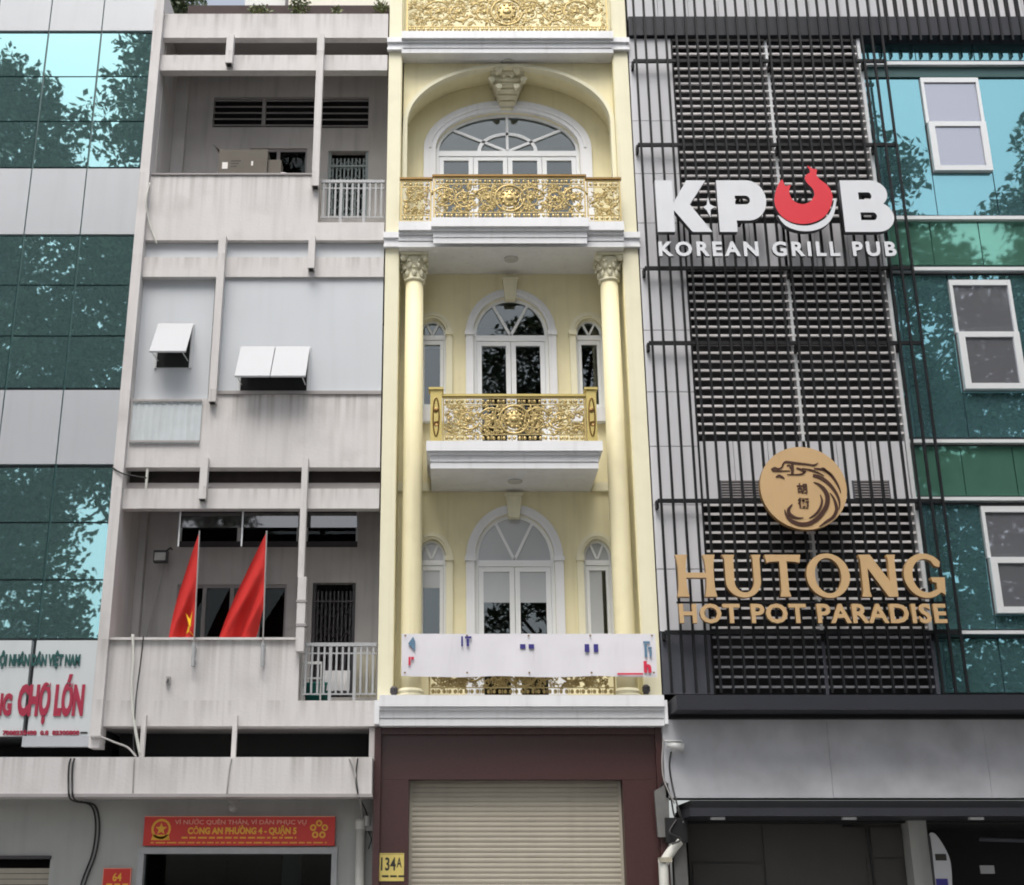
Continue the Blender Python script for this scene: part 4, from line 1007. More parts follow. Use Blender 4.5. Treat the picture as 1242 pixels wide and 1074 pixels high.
yP = YG-0.03; a, b, c, d = X(124.5,1063,yP), X(159,1063,yP), Z(1086,yP), Z(1053,yP)
t = thing('plaque', ((a+b)/2, yP, c), 'small red plaque with yellow numerals on the grey wall', 'plaque')
bx('board', 'signred', t, a, b, yP, YG-0.001, c, d); bx('frame', 'signpink', t, a, b, yP-0.004, yP-0.0008, d-0.010, d); bx('frame', 'signpink', t, a, a+0.010, yP-0.0035, yP-0.0008, c, d-0.011); bx('frame', 'signpink', t, b-0.010, b, yP-0.0035, yP-0.0008, c, d-0.011)
letters('64', a+0.14, b-0.13, d-0.17, d-0.07, yP-0.004, 0.003, 'signyellow', t, bold=0.02, name='digit')
for k in range(3): bx('small_print', 'signyellow', t, a+0.06+k*0.11, a+0.14+k*0.11, yP-0.003, yP-0.0008, d-0.235, d-0.205)

# ================================================================== LEFT GLASS OFFICE
off = thing('glass_office', (-8, 0.5, 0), 'teal mirror glass office with silver cladding bands at the left edge', 'building')
GX = [-12.98, -12.09, -11.2, -10.31, -9.42, -8.53, -7.64, -6.75, -5.86, -4.972]
bands = [('c', -75, 38), ('g', 40, 203), ('c', 204, 285), ('g', 286, 471), ('c', 472.5, 564), ('g', 566.5, 775)]
bx('frame', 'joint', off, GX[0], GX[-1], 0.06, 12, zt(895), zt(-75))
bx('lower_body', 'dark', off, GX[0], GX[-1], 1.2, 12, 0, zt(895)-0.002)
for kind, v0, v1 in bands:
    z0, z1 = zt(v1), zt(v0)
    rows = 1 if kind == 'c' else 3
    for k in range(rows):
        a, b = z0+(z1-z0)*k/rows, z0+(z1-z0)*(k+1)/rows; me = None
        for i in range(len(GX)-1):
            gp = 0.010 if kind == 'c' else 0.016
            if i < len(GX)-4 and False: continue
            if kind == 'c': o = bx('cladding_panel', 'clad', off, GX[i]+gp, GX[i+1]-gp, 0.0, 0.055, a+0.012, b-0.012)
            else:
                o = tilt_pane('pane', 'glassL', off, GX[i]+gp, GX[i+1]-gp, 0.01, 0.05, a+0.012, b-0.012)
                o.rotation_euler = (0, 0, 0)
for x in GX: bx('mullion', 'mullion', off, x-0.012, x+0.012, 0.02, 0.058, zt(775), zt(-75))
bx('corner_trim', 'clad', off, -4.985, -4.9705, -0.05, 0.06, zt(895), zt(-75))
# lettered white sign panels on the lowest band
sg = thing('signboard', (-6.5, -0.06, zt(893)), 'white panel sign with dark green and crimson Vietnamese lettering, far left', 'sign')
yq = -0.05
for i in range(len(GX)-4, len(GX)-1): bx('sign_panel', 'signwhite', sg, GX[i]+0.012-0.03*(i<8), GX[i+1]-0.012-(0.045 if i < 8 else 0), yq, 0.055, Z(893,yq), Z(777,yq))
bx('bottom_trim', 'clad', sg, X(28,895,yq), X(109,895,yq), yq-0.03, 0.05, Z(906,yq), Z(893,yq)-0.002)
def rtext(s, u1, vt_, vb_, wide, m, bold): 
    y = yq-0.02; zz0, zz1 = Z(vb_,y), Z(vt_,y); x1 = X(u1,(vt_+vb_)/2,y)
    letters(s, x1-wide, x1, zz0, zz1, y, 0.02, m, sg, bold=bold)
rtext('QUÂN ĐỘI NHÂN DÂN VIỆT NAM', 97, 794.5, 807, 1.52, 'greenprint', 0.045)
rtext('CHỢ LỚN', 101.5, 833, 866, 0.92, 'crimson', 0.055)
rtext('PHÒNG', 14, 843, 866.5, 0.62, 'crimson', 0.05)
rtext('7008235408  0.8  82300800', 96, 886.5, 891.5, 1.06, 'crimson', 0.03)
bx('small_print', 'ink', sg, X(97.5,889,yq-0.01), X(106,889,yq-0.01), yq-0.012, yq-0.001, Z(890,yq), Z(888,yq))

# ================================================================== DARK FINNED BUILDING ON THE RIGHT
RX0, RX1 = 3.02, 12.2; YP = 0.12
LX0, LXM, LX1 = 3.745, 5.325, 6.85
rb = thing('finned_building', (6.5, 0.5, 0), 'dark building with black vertical fins, grey louvres and teal glass on the right', 'building')
bx('body', 'black', rb, RX0, RX1, 0.42, 12, zt(850), zt(-75))
ztop = zt(-75)
# crown of pale panels with black fins
x = RX0
k = 0
while x < RX1-0.05:
    bx('crown_panel', 'panel', rb, x+0.004, min(x+0.172*3, RX1)-0.004, 0.02, 0.10, zt(21), ztop); x += 0.172*3
bx('crown_beam', 'darkfascia', rb, RX0, RX1, -0.05, 0.30, zt(45), zt(22.5))
# cladding strip at the left
zj = [zt(v) for v in (46, 75, 146, 210, 270, 325, 400, 475, 541, 612, 690, 766)]
for a, b in zip(zj[1:], zj): bx('cladding_panel', 'panel', rb, RX0-0.015, LX0-0.004, 0.02, 0.10, a+0.006, b-0.006)
bx('cladding_panel', 'dpanel', rb, RX0-0.015, LX0-0.004, 0.02, 0.10, zt(842), zt(767))
# louvre bays and the panels between them
bay_z = [(268, 45), (532, 331), (840, 608)]
lv = MB().box(LX0-0.03, LX0-0.002, 0.0, 0.20, zt(842), zt(46)).build('louvre_bank', 'fin', rb)
bx('mullion', 'alu', lv, LXM-0.022, LXM+0.022, 0.06, 0.20, zt(766), zt(46)); bx('mullion', 'alu', lv, LX1-0.005, LX1+0.05, 0.02, 0.20, zt(766), zt(46))
bx('mullion', 'dpanel', lv, LXM-0.022, LXM+0.022, 0.06, 0.20, zt(842), zt(766)-0.002); bx('mullion', 'dpanel', lv, LX1-0.005, LX1+0.05, 0.02, 0.20, zt(842), zt(766)-0.002)
blades = {}
for (a, b) in ((LX0, LXM-0.023), (LXM+0.023, LX1-0.006)):
    me = None; md_ = None
    for (vb, vt_) in bay_z:
        z0, z1 = zt(vb, 0.1), zt(vt_, 0.1); n = int(round((z1-z0)/0.1435))
        for i in range(n):
            z = z0 + (i+0.5)*(z1-z0)/n
            if z < zt(764):
                if md_ is None:
                    md_ = me.copy(); md_.materials.clear(); md_.materials.append(M['bladedark'])
                o = link('blade', md_, None, lv)
            elif me is None:
                o = MB().add([(a,0.06,-0.016),(b,0.06,-0.016),(b,0.11,-0.010),(a,0.11,-0.010),(a,0.06,0.016),(b,0.06,0.016),(b,0.11,0.014),(a,0.11,0.014)],
                     [(0,3,2,1),(4,5,6,7),(0,1,5,4),(1,2,6,5),(2,3,7,6),(3,0,4,7)]).build('blade', 'blade', lv); me = o.data
            else: o = link('blade', me, None, lv)
            o.location.z = z
x = LX0
while x < LX1-0.01:
    e = min(x+0.516, LX1-0.006)
    bx('cladding_panel', 'panel', rb, x+0.004, e-0.004, 0.06, 0.12, zt(325), zt(269)); bx('cladding_panel', 'panel', rb, x+0.004, e-0.004, 0.06, 0.12, zt(605), zt(534)); x += 0.516
for (u0, u1) in ((873, 921), (1034, 1079)):
    a, b = X(u0,593,0.05), X(u1,593,0.05); o = bx('vent_grille', 'dpanel', rb, a, b, 0.035, 0.058, zt(605), zt(582))
    for i in range(7): bx('slat', 'louvre', o, a+0.02, b-0.02, 0.018, 0.034, zt(605)+0.02+i*0.042, zt(605)+0.038+i*0.042)
# vertical fins
yf0, yf1 = -0.19, -0.145; me = None; pitch = 0.1715; nf = 25
for i in range(nf):
    x = 3.095 + i*pitch
    if me is None: o = MB().box(-0.0165, 0.0165, yf0, yf1, zt(843), ztop).build('fin', 'fin', rb); me = o.data
    else: o = link('fin', me, None, rb)
    o.location.x = x
for i in range(nf, 50):
    x = 3.095 + i*pitch
    if x < RX1: MB().box(x-0.0165, x+0.0165, -0.08, 0.018, zt(52), ztop).build('crown_fin', 'fin', rb)
xe = 3.095+(nf-1)*pitch
for v in (71, 173, 323, 414, 606, 766):
    z = zt(v, -0.2); o = bx('fin_rail', 'fin', rb, 3.05, xe+0.03, yf1+0.001, yf1+0.045, z-0.028, z+0.028)
    for x in (3.05, LXM, LX1+0.03): bx('bracket', 'fin', o, x-0.02, x+0.02, yf1+0.046, 0.06, z-0.10, z+0.02)
# glass wall on the right
GR0 = 6.93; colx_ = [GR0, 7.88, 8.87, 9.9, 10.9, 11.9]
gl = MB().box(GR0, RX1, 0.24, 0.30, zt(843), zt(45)).build('curtain_wall', 'joint', rb)
gb = [('glassR', 46, 74), ('glassR', 96, 262), ('glassG', 268, 322), ('glassR', 334, 531), ('glassG', 541, 602), ('glassR', 612, 764), ('glassR', 774, 841)]
wins = {1: (96, 210), 3: (341, 474), 5: (615, 745)}
for bi, (m, v0, v1) in enumerate(gb):
    z0, z1 = zt(v1, 0.2), zt(v0, 0.2)
    cols = colx_ if bi in wins else ([GR0, 7.72, 8.5, 9.28, 10.06, 10.84, 11.62] if m == 'glassG' else [GR0, 7.88, 8.87, 9.9, 10.9, 11.9])
    for a, b in zip(cols, cols[1:]):
        if bi in wins and abs(a-7.88) < 0.01:
            wt, wb = zt(wins[bi][0], 0.2), zt(wins[bi][1], 0.2)
            tilt_pane('pane', m, gl, a+0.008, b-0.008, 0.20, 0.238, z0+0.01, wb-0.01)
            if z1-wt > 0.05: tilt_pane('pane', m, gl, a+0.008, b-0.008, 0.20, 0.238, wt+0.01, z1-0.01)
            fr = MB(); hm = (wt+wb)/2+0.02
            fr.box(a+0.01, a+0.06, 0.16, 0.238, hm, wt).box(b-0.06, b-0.01, 0.16, 0.238, hm, wt).box(a+0.061, b-0.061, 0.16, 0.238, wt-0.09, wt)
            o = fr.build('window', 'alu', rb)
            bx('pane', 'glassdull', o, a+0.061, b-0.061, 0.19, 0.20, hm+0.0, wt-0.091)
            sa = MB().box(a+0.02, a+0.12, 0.11, 0.20, wb, hm-0.002).box(b-0.12, b-0.02, 0.11, 0.20, wb, hm-0.002).box(a+0.121, b-0.121, 0.11, 0.20, wb, wb+0.09).box(a+0.121, b-0.121, 0.11, 0.20, hm-0.09, hm-0.002)
            sa.build('sash', 'alu', o); bx('pane', 'glassdull', o, a+0.121, b-0.121, 0.14, 0.15, wb+0.091, hm-0.091)
        else: tilt_pane('pane', m, gl, a+0.008, b-0.008, 0.20, 0.238, z0+0.01, z1-0.01)
for v in (76.5, 264, 326, 535, 605, 767): bx('sill_trim', 'alu', gl, GR0, RX1, 0.12, 0.239, zt(v+2,0.12), zt(v-2,0.12))
for v0, v1 in ((80, 94), (770, 773)): bx('dark_band', 'mullion', gl, GR0, RX1, 0.19, 0.237, zt(v1,0.2), zt(v0,0.2))  # dark green bands just below two of the sill trims
# ledge, grey fascia, canopy and shop
bx('ledge', 'darkfascia', rb, RX0+0.02, RX1, -0.80, 0.41, zt(861,-0.80), zt(843,-0.80)); bx('ledge', 'fin', rb, RX0+0.05, RX1, -0.30, 0.41, zt(861,-0.80)-0.05, zt(861,-0.80)-0.002)
fzs = [zt(968,-0.18), zt(861,-0.80)-0.052]
xx = [X(804,900,-0.18), 5.2, 7.35, 9.5, 11.6]
for a, b in zip(xx, xx[1:]): bx('fascia_panel', 'awn', rb, a+0.002, b-0.002, -0.18, 0.3, fzs[0], fzs[1])
bx('canopy', 'darkfascia', rb, RX0+0.12, RX1, -0.75, 0.4, zt(990,-0.75), zt(980,-0.75)); bx('canopy_lip', 'fin', rb, RX0+0.14, RX1, -0.72, 0.4, zt(980,-0.75)+0.002, zt(971,-0.75))
zcan = zt(990,-0.75)
xs0 = X(835,1030,0.6); xs1 = X(1102,1030,0.6)
mb = MB().box(xs0, xs1, 0.6, 0.8, 0, zcan-0.002); mb.build('shop_wall', 'shop', rb)
for i, (a, b, c, d) in enumerate(((xs0+0.04, X(925,1050,0.58), 0.1, Z(1048,0.58)), (X(928,1050,0.58), X(1040,1050,0.58), 0.1, Z(1000,0.58)), (X(1052,1050,0.58), X(1094,1050,0.58), 0.1, Z(1042,0.58)), (X(1056,1020,0.58), X(1094,1020,0.58), Z(1040,0.58), Z(1004,0.58)))):
    bx('shop_panel', 'shop', rb, a, b, 0.57, 0.598, c, d)
MB().tube([(X(1022,1003,0.55), 0.55, Z(1003,0.55)), (X(1050,1004,0.55), 0.55, Z(1004,0.55)), (X(1055,1030,0.55), 0.55, Z(1030,0.55)), (X(1064,1074,0.55), 0.55, 0.5)], 0.02, 6).build('shop_cable', 'cable', rb)
bx('shop_column', 'groundwall', rb, X(1106,1040,0.3), X(1128,1040,0.3), 0.3, 0.6, 0, zcan-0.002)
bx('shop_back', 'black', rb, xs1, RX1, 2.5, 2.6, 0, zcan); bx('shop_ceiling', 'dark', rb, RX0, RX1, 0.401, 2.5, zcan-0.03, zcan+0.02)
for u in (871, 1030, 1184):
    x, z = W(u, 993, -0.5); MB().box(x-0.10, x+0.08, -0.56, -0.48, zcan-0.035, zcan-0.003).build('downlight', 'alu', rb)
MB().tube([(X(1187,1018,1.2), 1.2, Z(1018,1.2)), (X(1250,1020,1.2), 1.2, Z(1020,1.2))], 0.03, 6).build('shop_tube', 'dpanel', rb)
bx('notice', 'blind', rb, X(1189,1054,1.5), X(1206,1054,1.5), 1.5, 1.52, Z(1060,1.5), Z(1050,1.5))
# feather banner in the shop entrance
x0, x1, y = X(1131,1050,0.1), X(1153,1050,0.1), 0.1
t = thing('feather_banner', (x0+0.1, y, 0), 'pale curved feather banner standing in the dark shop entrance', 'banner')
pl = [(x0, 0.5), (x0+0.02, Z(1030,y)), (x0+0.01, Z(1012,y)), (x0+0.10, Z(1013,y)), (x0+0.22, Z(1034,y)), (x0+0.25, Z(1052,y)), (x0+0.22, 1.6), (x0+0.10, 0.5)]
link('sail', stand(shape_mesh([smooth_loop(pl, 4)], 0.01), 0, 0, y, 0.01), 'blind', t); MB().tube([(x0-0.01,y+0.01,0),(x0,y+0.01,Z(1012,y))], 0.012, 6).build('pole', 'iron', t)
bx('print', 'ink', t, x0+0.05, x0+0.20, y-0.006, y-0.001, Z(1044,y), Z(1036,y)); bx('print', 'blue', t, x0+0.02, x0+0.18, y-0.006, y-0.001, 1.5, Z(1066,y))

# ---- big white KPUB letters
YK = -0.42; DK = 0.10
kz0, kz1 = Z(281.5,YK), Z(219,YK); KH = kz1-kz0; kv = 250
ks = thing('restaurant_sign', (X(940,281,YK), -0.3, kz0), 'big white KPUB letters with a red flame shaped U and white lettering below', 'sign')
def put(loops, u, w_units, name='letter', face='lwhite', side='lside', z0=None, hgt=None, y=None, dep=None):
    z0 = kz0 if z0 is None else z0; hgt = KH if hgt is None else hgt; y = YK if y is None else y; dep = DK if dep is None else dep
    me = stand(shape_mesh(loops, dep), u, z0, y, dep, hgt, hgt); two_tone(me, face, side); return me
def place(loops, x0, x1, name='letter', parent=None, face='lwhite', side='lside', z0=None, h=None, y=None, dep=None):
    mx = max(p[0] for p in loops[0]); mn = min(p[0] for p in loops[0])
    me = shape_mesh(loops, dep); sx = (x1-x0)/(mx-mn)
    stand(me, x0-mn*sx, z0, y, dep, sx, h); me.update(); two_tone(me, face, side)
    return link(name, me, None, parent)
def arc(cx, cz, rx, rz, a0, a1, n=12): return [(cx+rx*math.cos(R(a0+(a1-a0)*i/n)), cz+rz*math.sin(R(a0+(a1-a0)*i/n))) for i in range(n+1)]
K_ = [[(0,0),(0.35,0),(0.35,0.42),(0.70,0),(1.10,0),(0.68,0.53),(1.03,1),(0.64,1),(0.35,0.56),(0.35,1),(0,1)]]
P_ = [[(0,0),(0.35,0),(0.35,0.22)]+arc(0.60,0.61,0.37,0.39,-90,90)+[(0,1)], [(0.35,0.53)]+arc(0.56,0.615,0.085,0.085,-90,90)+[(0.35,0.70)]]
B_ = [[(0,0)]+arc(0.68,0.29,0.37,0.29,-90,62)+arc(0.62,0.735,0.345,0.265,-40,90)+[(0,1)], [(0.36,0.225)]+arc(0.62,0.30,0.075,0.075,-90,90)+[(0.36,0.375)], [(0.36,0.625)]+arc(0.56,0.695,0.07,0.07,-90,90)+[(0.36,0.765)]]
kx = lambda c: X(780+c*0.2577, kv, YK)
place(K_, kx(62), kx(318), 'letter', ks, 'lwhite', 'lside', kz0, KH, YK, DK)
place(P_, kx(352), kx(582), 'letter', ks, 'lwhite', 'lside', kz0, KH, YK, DK)
place(B_, kx(938), kx(1175), 'letter', ks, 'lwhite', 'lside', kz0, KH, YK, DK)
def kp(c): return W(780+c[0]*0.2577, 190+c[1]*0.2577, YK)
red = [(652,108),(628,150),(618,205),(630,252),(662,290),(708,312),(760,318),(815,306),(856,280),(882,240),(892,195),(884,160),(862,130),(832,108),(816,86),(818,62),(800,58),(772,44),(786,72),(766,88),(762,108),(776,130),(798,152),(806,180),(792,206),(765,222),(735,222),(708,208),(692,184),(688,158),(694,134),(672,140),(662,125)]
me = stand(shape_mesh([smooth_loop([kp(c) for c in red], 3)], DK), 0, 0, YK, DK); two_tone(me, 'red', 'lside'); link('flame', me, None, ks)
cres = [(633,276),(662,318),(705,342),(760,352),(818,345),(868,318),(898,272),(908,212),(900,200),(893,232),(872,276),(835,306),(790,323),(740,325),(690,312),(655,290)]
me = stand(shape_mesh([smooth_loop([kp(c) for c in cres], 3)], DK), 0, 0, YK, DK); two_tone(me, 'lwhite', 'lside'); link('crescent', me, None, ks)
spk = [(305,188),(314,225),(340,238),(318,250),(318,288),(300,254),(282,238),(300,228)]
me = stand(shape_mesh([[kp(c) for c in spk]], 0.04), 0, 0, YK, 0.04); two_tone(me, 'lwhite', 'lside'); link('sparkle', me, None, ks)
letters('KOREAN GRILL PUB', X(799,302,YK), X(1087,302,YK), Z(310,YK), Z(294,YK), YK, 0.05, 'lwhite', ks, bold=0.035, track=0.16, side='lside')
for x in (kx(100), kx(460), kx(755), kx(1050)):
    for z in (kz0+0.25*KH, kz0+0.72*KH): MB().box(x-0.02, x+0.02, YK+DK, yf0-0.001, z-0.02, z+0.02).build('standoff', 'fin', ks)

# ---- bronze HUTONG sign
YH = -0.42; DH = 0.09
hz0, hz1 = Z(724,YH), Z(673,YH); HH = hz1-hz0
hs = thing('restaurant_sign', (X(985,757,YH), -0.3, Z(757,YH)), 'bronze HUTONG letters over smaller bronze HOT POT PARADISE lettering', 'sign')
def flare(x0, x1, e=0.045): return x0, x1
def stem(xa, xb, z0=0.0, z1=1.0, f=0.05):            # a stem flaring at both ends, as left and right edges (bottom to top)
    n = 8; Lf = []; Rt = []
    for i in range(n+1):
        t = i/n; k = f*(abs(2*t-1)**3)
        Lf.append((xa-k, z0+(z1-z0)*t)); Rt.append((xb+k, z0+(z1-z0)*t))
    return Lf, Rt
L1, R1 = stem(0.05, 0.235); L2, R2 = stem(0.70, 0.885)
cut = lambda e, lo, hi: [p for p in e if lo <= p[1] <= hi]
H_ = [cut(R1,0,0.44)+[(0.235,0.45),(0.70,0.45)]+cut(L2,0,0.44)[::-1]+R2+cut(L2,0.58,1)[::-1]+[(0.70,0.57),(0.235,0.57)]+cut(R1,0.58,1)+L1[::-1]]
U_ = [[(-0.02,1),(0.28,1),(0.25,0.9),(0.24,0.40)]+arc(0.47,0.38,0.23,0.28,180,360,14)[1:]+[(0.70,0.9),(0.67,1),(0.90,1),(0.865,0.9),(0.86,0.36)]+arc(0.45,0.36,0.41,0.38,0,-180,20)[1:]+[(0.035,0.9)]]
Lt, Rt_ = stem(0.345, 0.525, 0.0, 0.84, 0.045)
T_ = [[(0.30,0),(0.57,0),(0.53,0.14),(0.525,0.84),(0.74,0.83),(0.84,0.80),(0.87,1.0),(0.0,1.0),(0.03,0.80),(0.13,0.83),(0.345,0.84),(0.34,0.14)]]
O_ = [arc(0.52,0.5,0.52,0.53,0,360,36)[:-1], arc(0.52,0.5,0.315,0.42,0,360,30)[:-1]]
N_ = [[(-0.01,0),(0.24,0),(0.205,0.12),(0.20,0.68),(0.66,0.0),(0.90,0.0),(0.90,0.88),(0.93,1.0),(0.71,1.0),(0.735,0.88),(0.735,0.36),(0.30,1.0),(0.0,1.0),(0.04,0.88),(0.04,0.12)]]
G_ = [arc(0.52,0.5,0.52,0.53,38,322,30)[:-1]+[(0.97,0.04),(1.0,0.46),(0.66,0.46),(0.68,0.35),(0.78,0.33),(0.78,0.17)]+arc(0.54,0.5,0.33,0.40,300,60,24)+[(0.78,0.73),(0.90,0.70)]]
hx = lambda c: X(800+c*0.298, 699, YH)
for lo, a, b in ((H_,68,230),(U_,258,418),(T_,434,580),(O_,598,775),(N_,815,968),(G_,995,1160)):
    place(lo, hx(a), hx(b), 'letter', hs, 'bronze', 'bronzeside', hz0, HH, YH, DH)
letters('HOT POT PARADISE', X(824,744,YH), X(1148,744,YH), Z(755,YH), Z(733.5,YH), YH, 0.06, 'bronze', hs, bold=0.03, track=0.05, side='bronzeside')
for c in (90, 330, 510, 690, 880, 1080):
    x = hx(c); MB().box(x-0.02, x+0.02, YH+DH, yf0-0.001, hz0+0.1, hz0+0.14).build('standoff', 'fin', hs)
for z in (hz0-0.06,): bx('support_rail', 'fin', hs, hx(68), hx(1165), YH+DH+0.002, YH+DH+0.03, z-0.012, z+0.012)
# ---- round dragon sign
cx, cz = W(974.5, 592, YH); rad = X(1027,592,YH)-cx
ds = thing('round_sign', (cx, -0.3, cz-rad), 'round bronze disc sign with a dark dragon swirl and two Chinese characters', 'sign')
me = stand(shape_mesh([circ(rad, 56)], 0.10), cx, cz, YH, 0.10); two_tone(me, 'bronze', 'bronzeside'); link('disc', me, None, ds)
dcol = 'cocoa'
def dp(c): return W(910+c[0]*0.1117, 530+c[1]*0.1117, YH)
def ds_(pts, ws): 
    lp = stroke([dp(p) for p in pts], [w_*0.1117*0.01235 for w_ in ws])
    link('dragon_stroke', stand(shape_mesh([lp], 0.012), 0, 0, YH-0.010, 0.012), dcol, ds)
ds_([(372,790),(395,860),(450,915),(540,950),(630,945),(715,900),(780,830),(830,740),(835,640),(790,560),(735,515),(688,495)], [3,14,20,22,22,22,22,24,24,20,13,3])
ds_([(455,735),(415,790),(425,840),(470,872),(520,885),(575,880)], [4,16,20,16,10,3])
ds_([(760,630),(778,700),(755,780),(705,845),(640,885)], [3,11,13,12,4])
ds_([(865,610),(905,670),(930,740),(935,800),(900,870),(830,920),(750,975)], [3,11,16,17,16,13,4])
ds_([(680,420),(760,445),(830,490),(895,560),(945,640),(968,720),(962,790)], [16,20,19,17,14,10,3])
ds_([(690,345),(790,360),(870,410),(930,490),(965,560),(982,610)], [5,14,15,12,8,2])
ds_([(560,345),(640,360),(720,385),(800,425)], [5,10,10,3])
ds_([(345,310),(380,275),(450,282),(540,292),(620,300),(690,310),(735,285)], [5,10,13,11,9,10,3])
ds_([(770,340),(800,350),(850,395),(885,430)], [3,12,8,2])
ds_([(228,360),(265,345),(305,352),(345,330),(358,305)], [10,17,10,8,5])
ds_([(240,372),(300,375),(360,372),(430,372)], [8,8,6,4])
ds_([(455,300),(455,350),(458,412)], [14,18,12]); ds_([(400,410),(470,412),(560,405),(600,372)], [4,6,9,10]); ds_([(500,340),(560,362),(590,392)], [8,12,8])
ds_([(278,442),(310,425),(345,440),(372,458)], [8,14,12,3]); ds_([(395,318),(425,312),(432,345)], [6,8,5])
def cjk(ch, c, s):
    b = text_bounds(ch); x, z = dp(c); hgt = s*0.1117*0.01235; k = hgt/(b[3]-b[2])
    link('character', stand(curve_mesh(text_curve(ch, 0.012, 0.025), 'character'), x-(b[0]+b[1])/2*k, z-(b[2]+b[3])/2*k, YH-0.010, 0.012, k, k), dcol, ds)
cjk('胡', (562,562), 108); cjk('衕', (577,720), 108)
for dx in (-0.35, 0.35): MB().box(cx+dx-0.02, cx+dx+0.02, YH+0.10, yf0-0.001, cz-0.02, cz+0.02).build('standoff', 'fin', ds)

# ---- CCTV camera and clutter between the townhouse and the dark building
x, z = W(818, 905, -0.3); t = thing('security_camera', (x, -0.3, z), 'white bullet security camera fixed to the grey fascia', 'camera')
MB().tube([(x-0.10,-0.30,z+0.03),(x+0.12,-0.34,z-0.03)], [0.05,0.055], 12).build('camera_body', 'wplastic', t, True)
MB().box(x-0.13, x+0.10, -0.37, -0.25, z+0.055, z+0.068).build('sun_shield', 'wplastic', t); MB().tube([(x,-0.3,z-0.03),(x-0.05,-0.19,z-0.12)], 0.016, 6).build('mount', 'wplastic', t)
def cable(pts, r, m, lab, name='cable'):
    tag(MB().tube(pts, r, 6).build(name, m, None, True), lab, 'cable')
def wp(u, v, y): a, b = W(u, v, y); return Vector((a, y, b))
def curve(pts, n=6):
    out = []; m = len(pts)
    for i in range(m-1):
        p0, p1, p2, p3 = pts[max(i-1,0)], pts[i], pts[i+1], pts[min(i+2,m-1)]
        for k in range(n):
            t = k/n; out.append(0.5*((2*p1)+(p2-p0)*t+(2*p0-5*p1+4*p2-p3)*t*t+(-p0+3*p1-3*p2+p3)*t**3))
    return out+[pts[-1]]
cable(curve([wp(814,912,-0.26), wp(812,930,-0.26), wp(816,955,-0.27), wp(821,975,-0.8), wp(828,996,-0.8)]), 0.012, 'cable', 'black cable dropping from the security camera')
cable(curve([wp(805,895,-0.22), wp(803,925,-0.22), wp(806,948,-0.22), wp(818,975,-0.25)]), 0.010, 'gcable', 'grey cable along the corner of the grey fascia')
cable(curve([wp(800,958,-0.15), wp(806,948,-0.2), wp(813,965,-0.2), wp(818,990,-0.2), wp(826,1000,-0.2)]), 0.012, 'cable', 'looping dark cable beside the maroon portal')
x0, x1 = X(796,985,-0.12), X(810,985,-0.12)
t = thing('meter_box', (x0, -0.1, Z(1015,-0.1)), 'grey tarp wrapped meter box beside the maroon portal', 'box')
MB().prism([(x0,Z(1016,-0.12)),(x1,Z(1016,-0.12)),(x1+0.02,Z(950,-0.12)),(x0-0.02,Z(960,-0.12))], -0.18, -0.105).build('cover', 'dullgrey', t)
x0, x1 = X(808,1010,-0.25), X(834,1010,-0.25)
t = thing('junction_box', (x0, -0.2, Z(1020,-0.2)), 'black junction box full of wires under the canopy corner', 'box')
MB().box(x0, x1, -0.25, 0.2, Z(1022,-0.25), Z(992,-0.25)).build('case', 'black', t)
MB().tube(curve([wp(820,995,-0.26), wp(812,1010,-0.3), wp(826,1018,-0.3), wp(815,1024,-0.3)]), 0.014, 5).build('wire', 'cable', t)
MB().tube(curve([wp(826,992,-0.27), wp(822,982,-0.4), wp(829,998,-0.3)]), 0.008, 5).build('wire', 'gcable', t)
t = thing('conduit_pipe', (X(806,1074,-0.2), -0.2, 0), 'cream bent conduit pipe rising beside the maroon portal', 'pipe')
MB().tube(curve([Vector((X(805,1074,-0.2),-0.2,0)), wp(805,1060,-0.2), wp(806,1046,-0.2), wp(816,1030,-0.2), wp(824,1020,-0.2)]), 0.065, 10).build('conduit', 'pipe', t, True)
bx('collar', 'cloth', t, X(799,1042,-0.2), X(814,1042,-0.2), -0.29, -0.11, Z(1046,-0.28), Z(1040,-0.28))
bx('upright', 'dullgrey', t, X(818,1050,-0.1), X(834,1050,-0.1), -0.08, 0.1, 0, Z(1022,-0.1)) 

# ---- cables and pipes on the concrete building
cable(curve([wp(161,770,-0.08), wp(162,800,-0.09), wp(160,830,-0.09), wp(161,860,-0.10), wp(165,890,-0.12), wp(170,915,-0.12)]), 0.022, 'pipe', 'white conduit running down the lower parapet')
cable(curve([wp(174,772,-0.07), wp(171,800,-0.06), wp(166,838,-0.06), wp(164,862,-0.11), wp(162,905,-0.13), wp(166,918,-0.2)]), 0.009, 'cable', 'thin dark wire wandering down the lower parapet')
cable(curve([wp(112,893,-0.12), wp(122,894,-0.14), wp(140,901,-0.2), wp(155,907,-0.2), wp(165,918,-0.3)]), 0.013, 'gcable', 'grey cable slung from the white sign to the parapet conduit')
t = thing('cable_clamp', tuple(wp(117,894,-0.14)), 'pale cable clamp at the corner of the white sign', 'clamp'); p = wp(117,894,-0.14); MB().blob(p, 0.09, 0.04, 0.03, 8, 5).box(p.x-0.08, p.x-0.03, p.y, -0.101, p.z-0.02, p.z+0.02).build('clamp', 'gcable', t)
for u, lab in ((84, 'left one of two black cables crossing the canopy edge'), (88.5, 'right one of two black cables crossing the canopy edge')):
    cable(curve([wp(u+2,920,-0.43), wp(u-0.5,930,-0.43), wp(u-1,950,-0.43), wp(u,966,-0.45), wp(u+6,972,0.2), wp(u+26,977,0.5), wp(u+32,1000,0.52), wp(u+28,1035,0.52), wp(u+14,1074,0.52), wp(u+10,1110,0.52)]), 0.013, 'cable', lab)
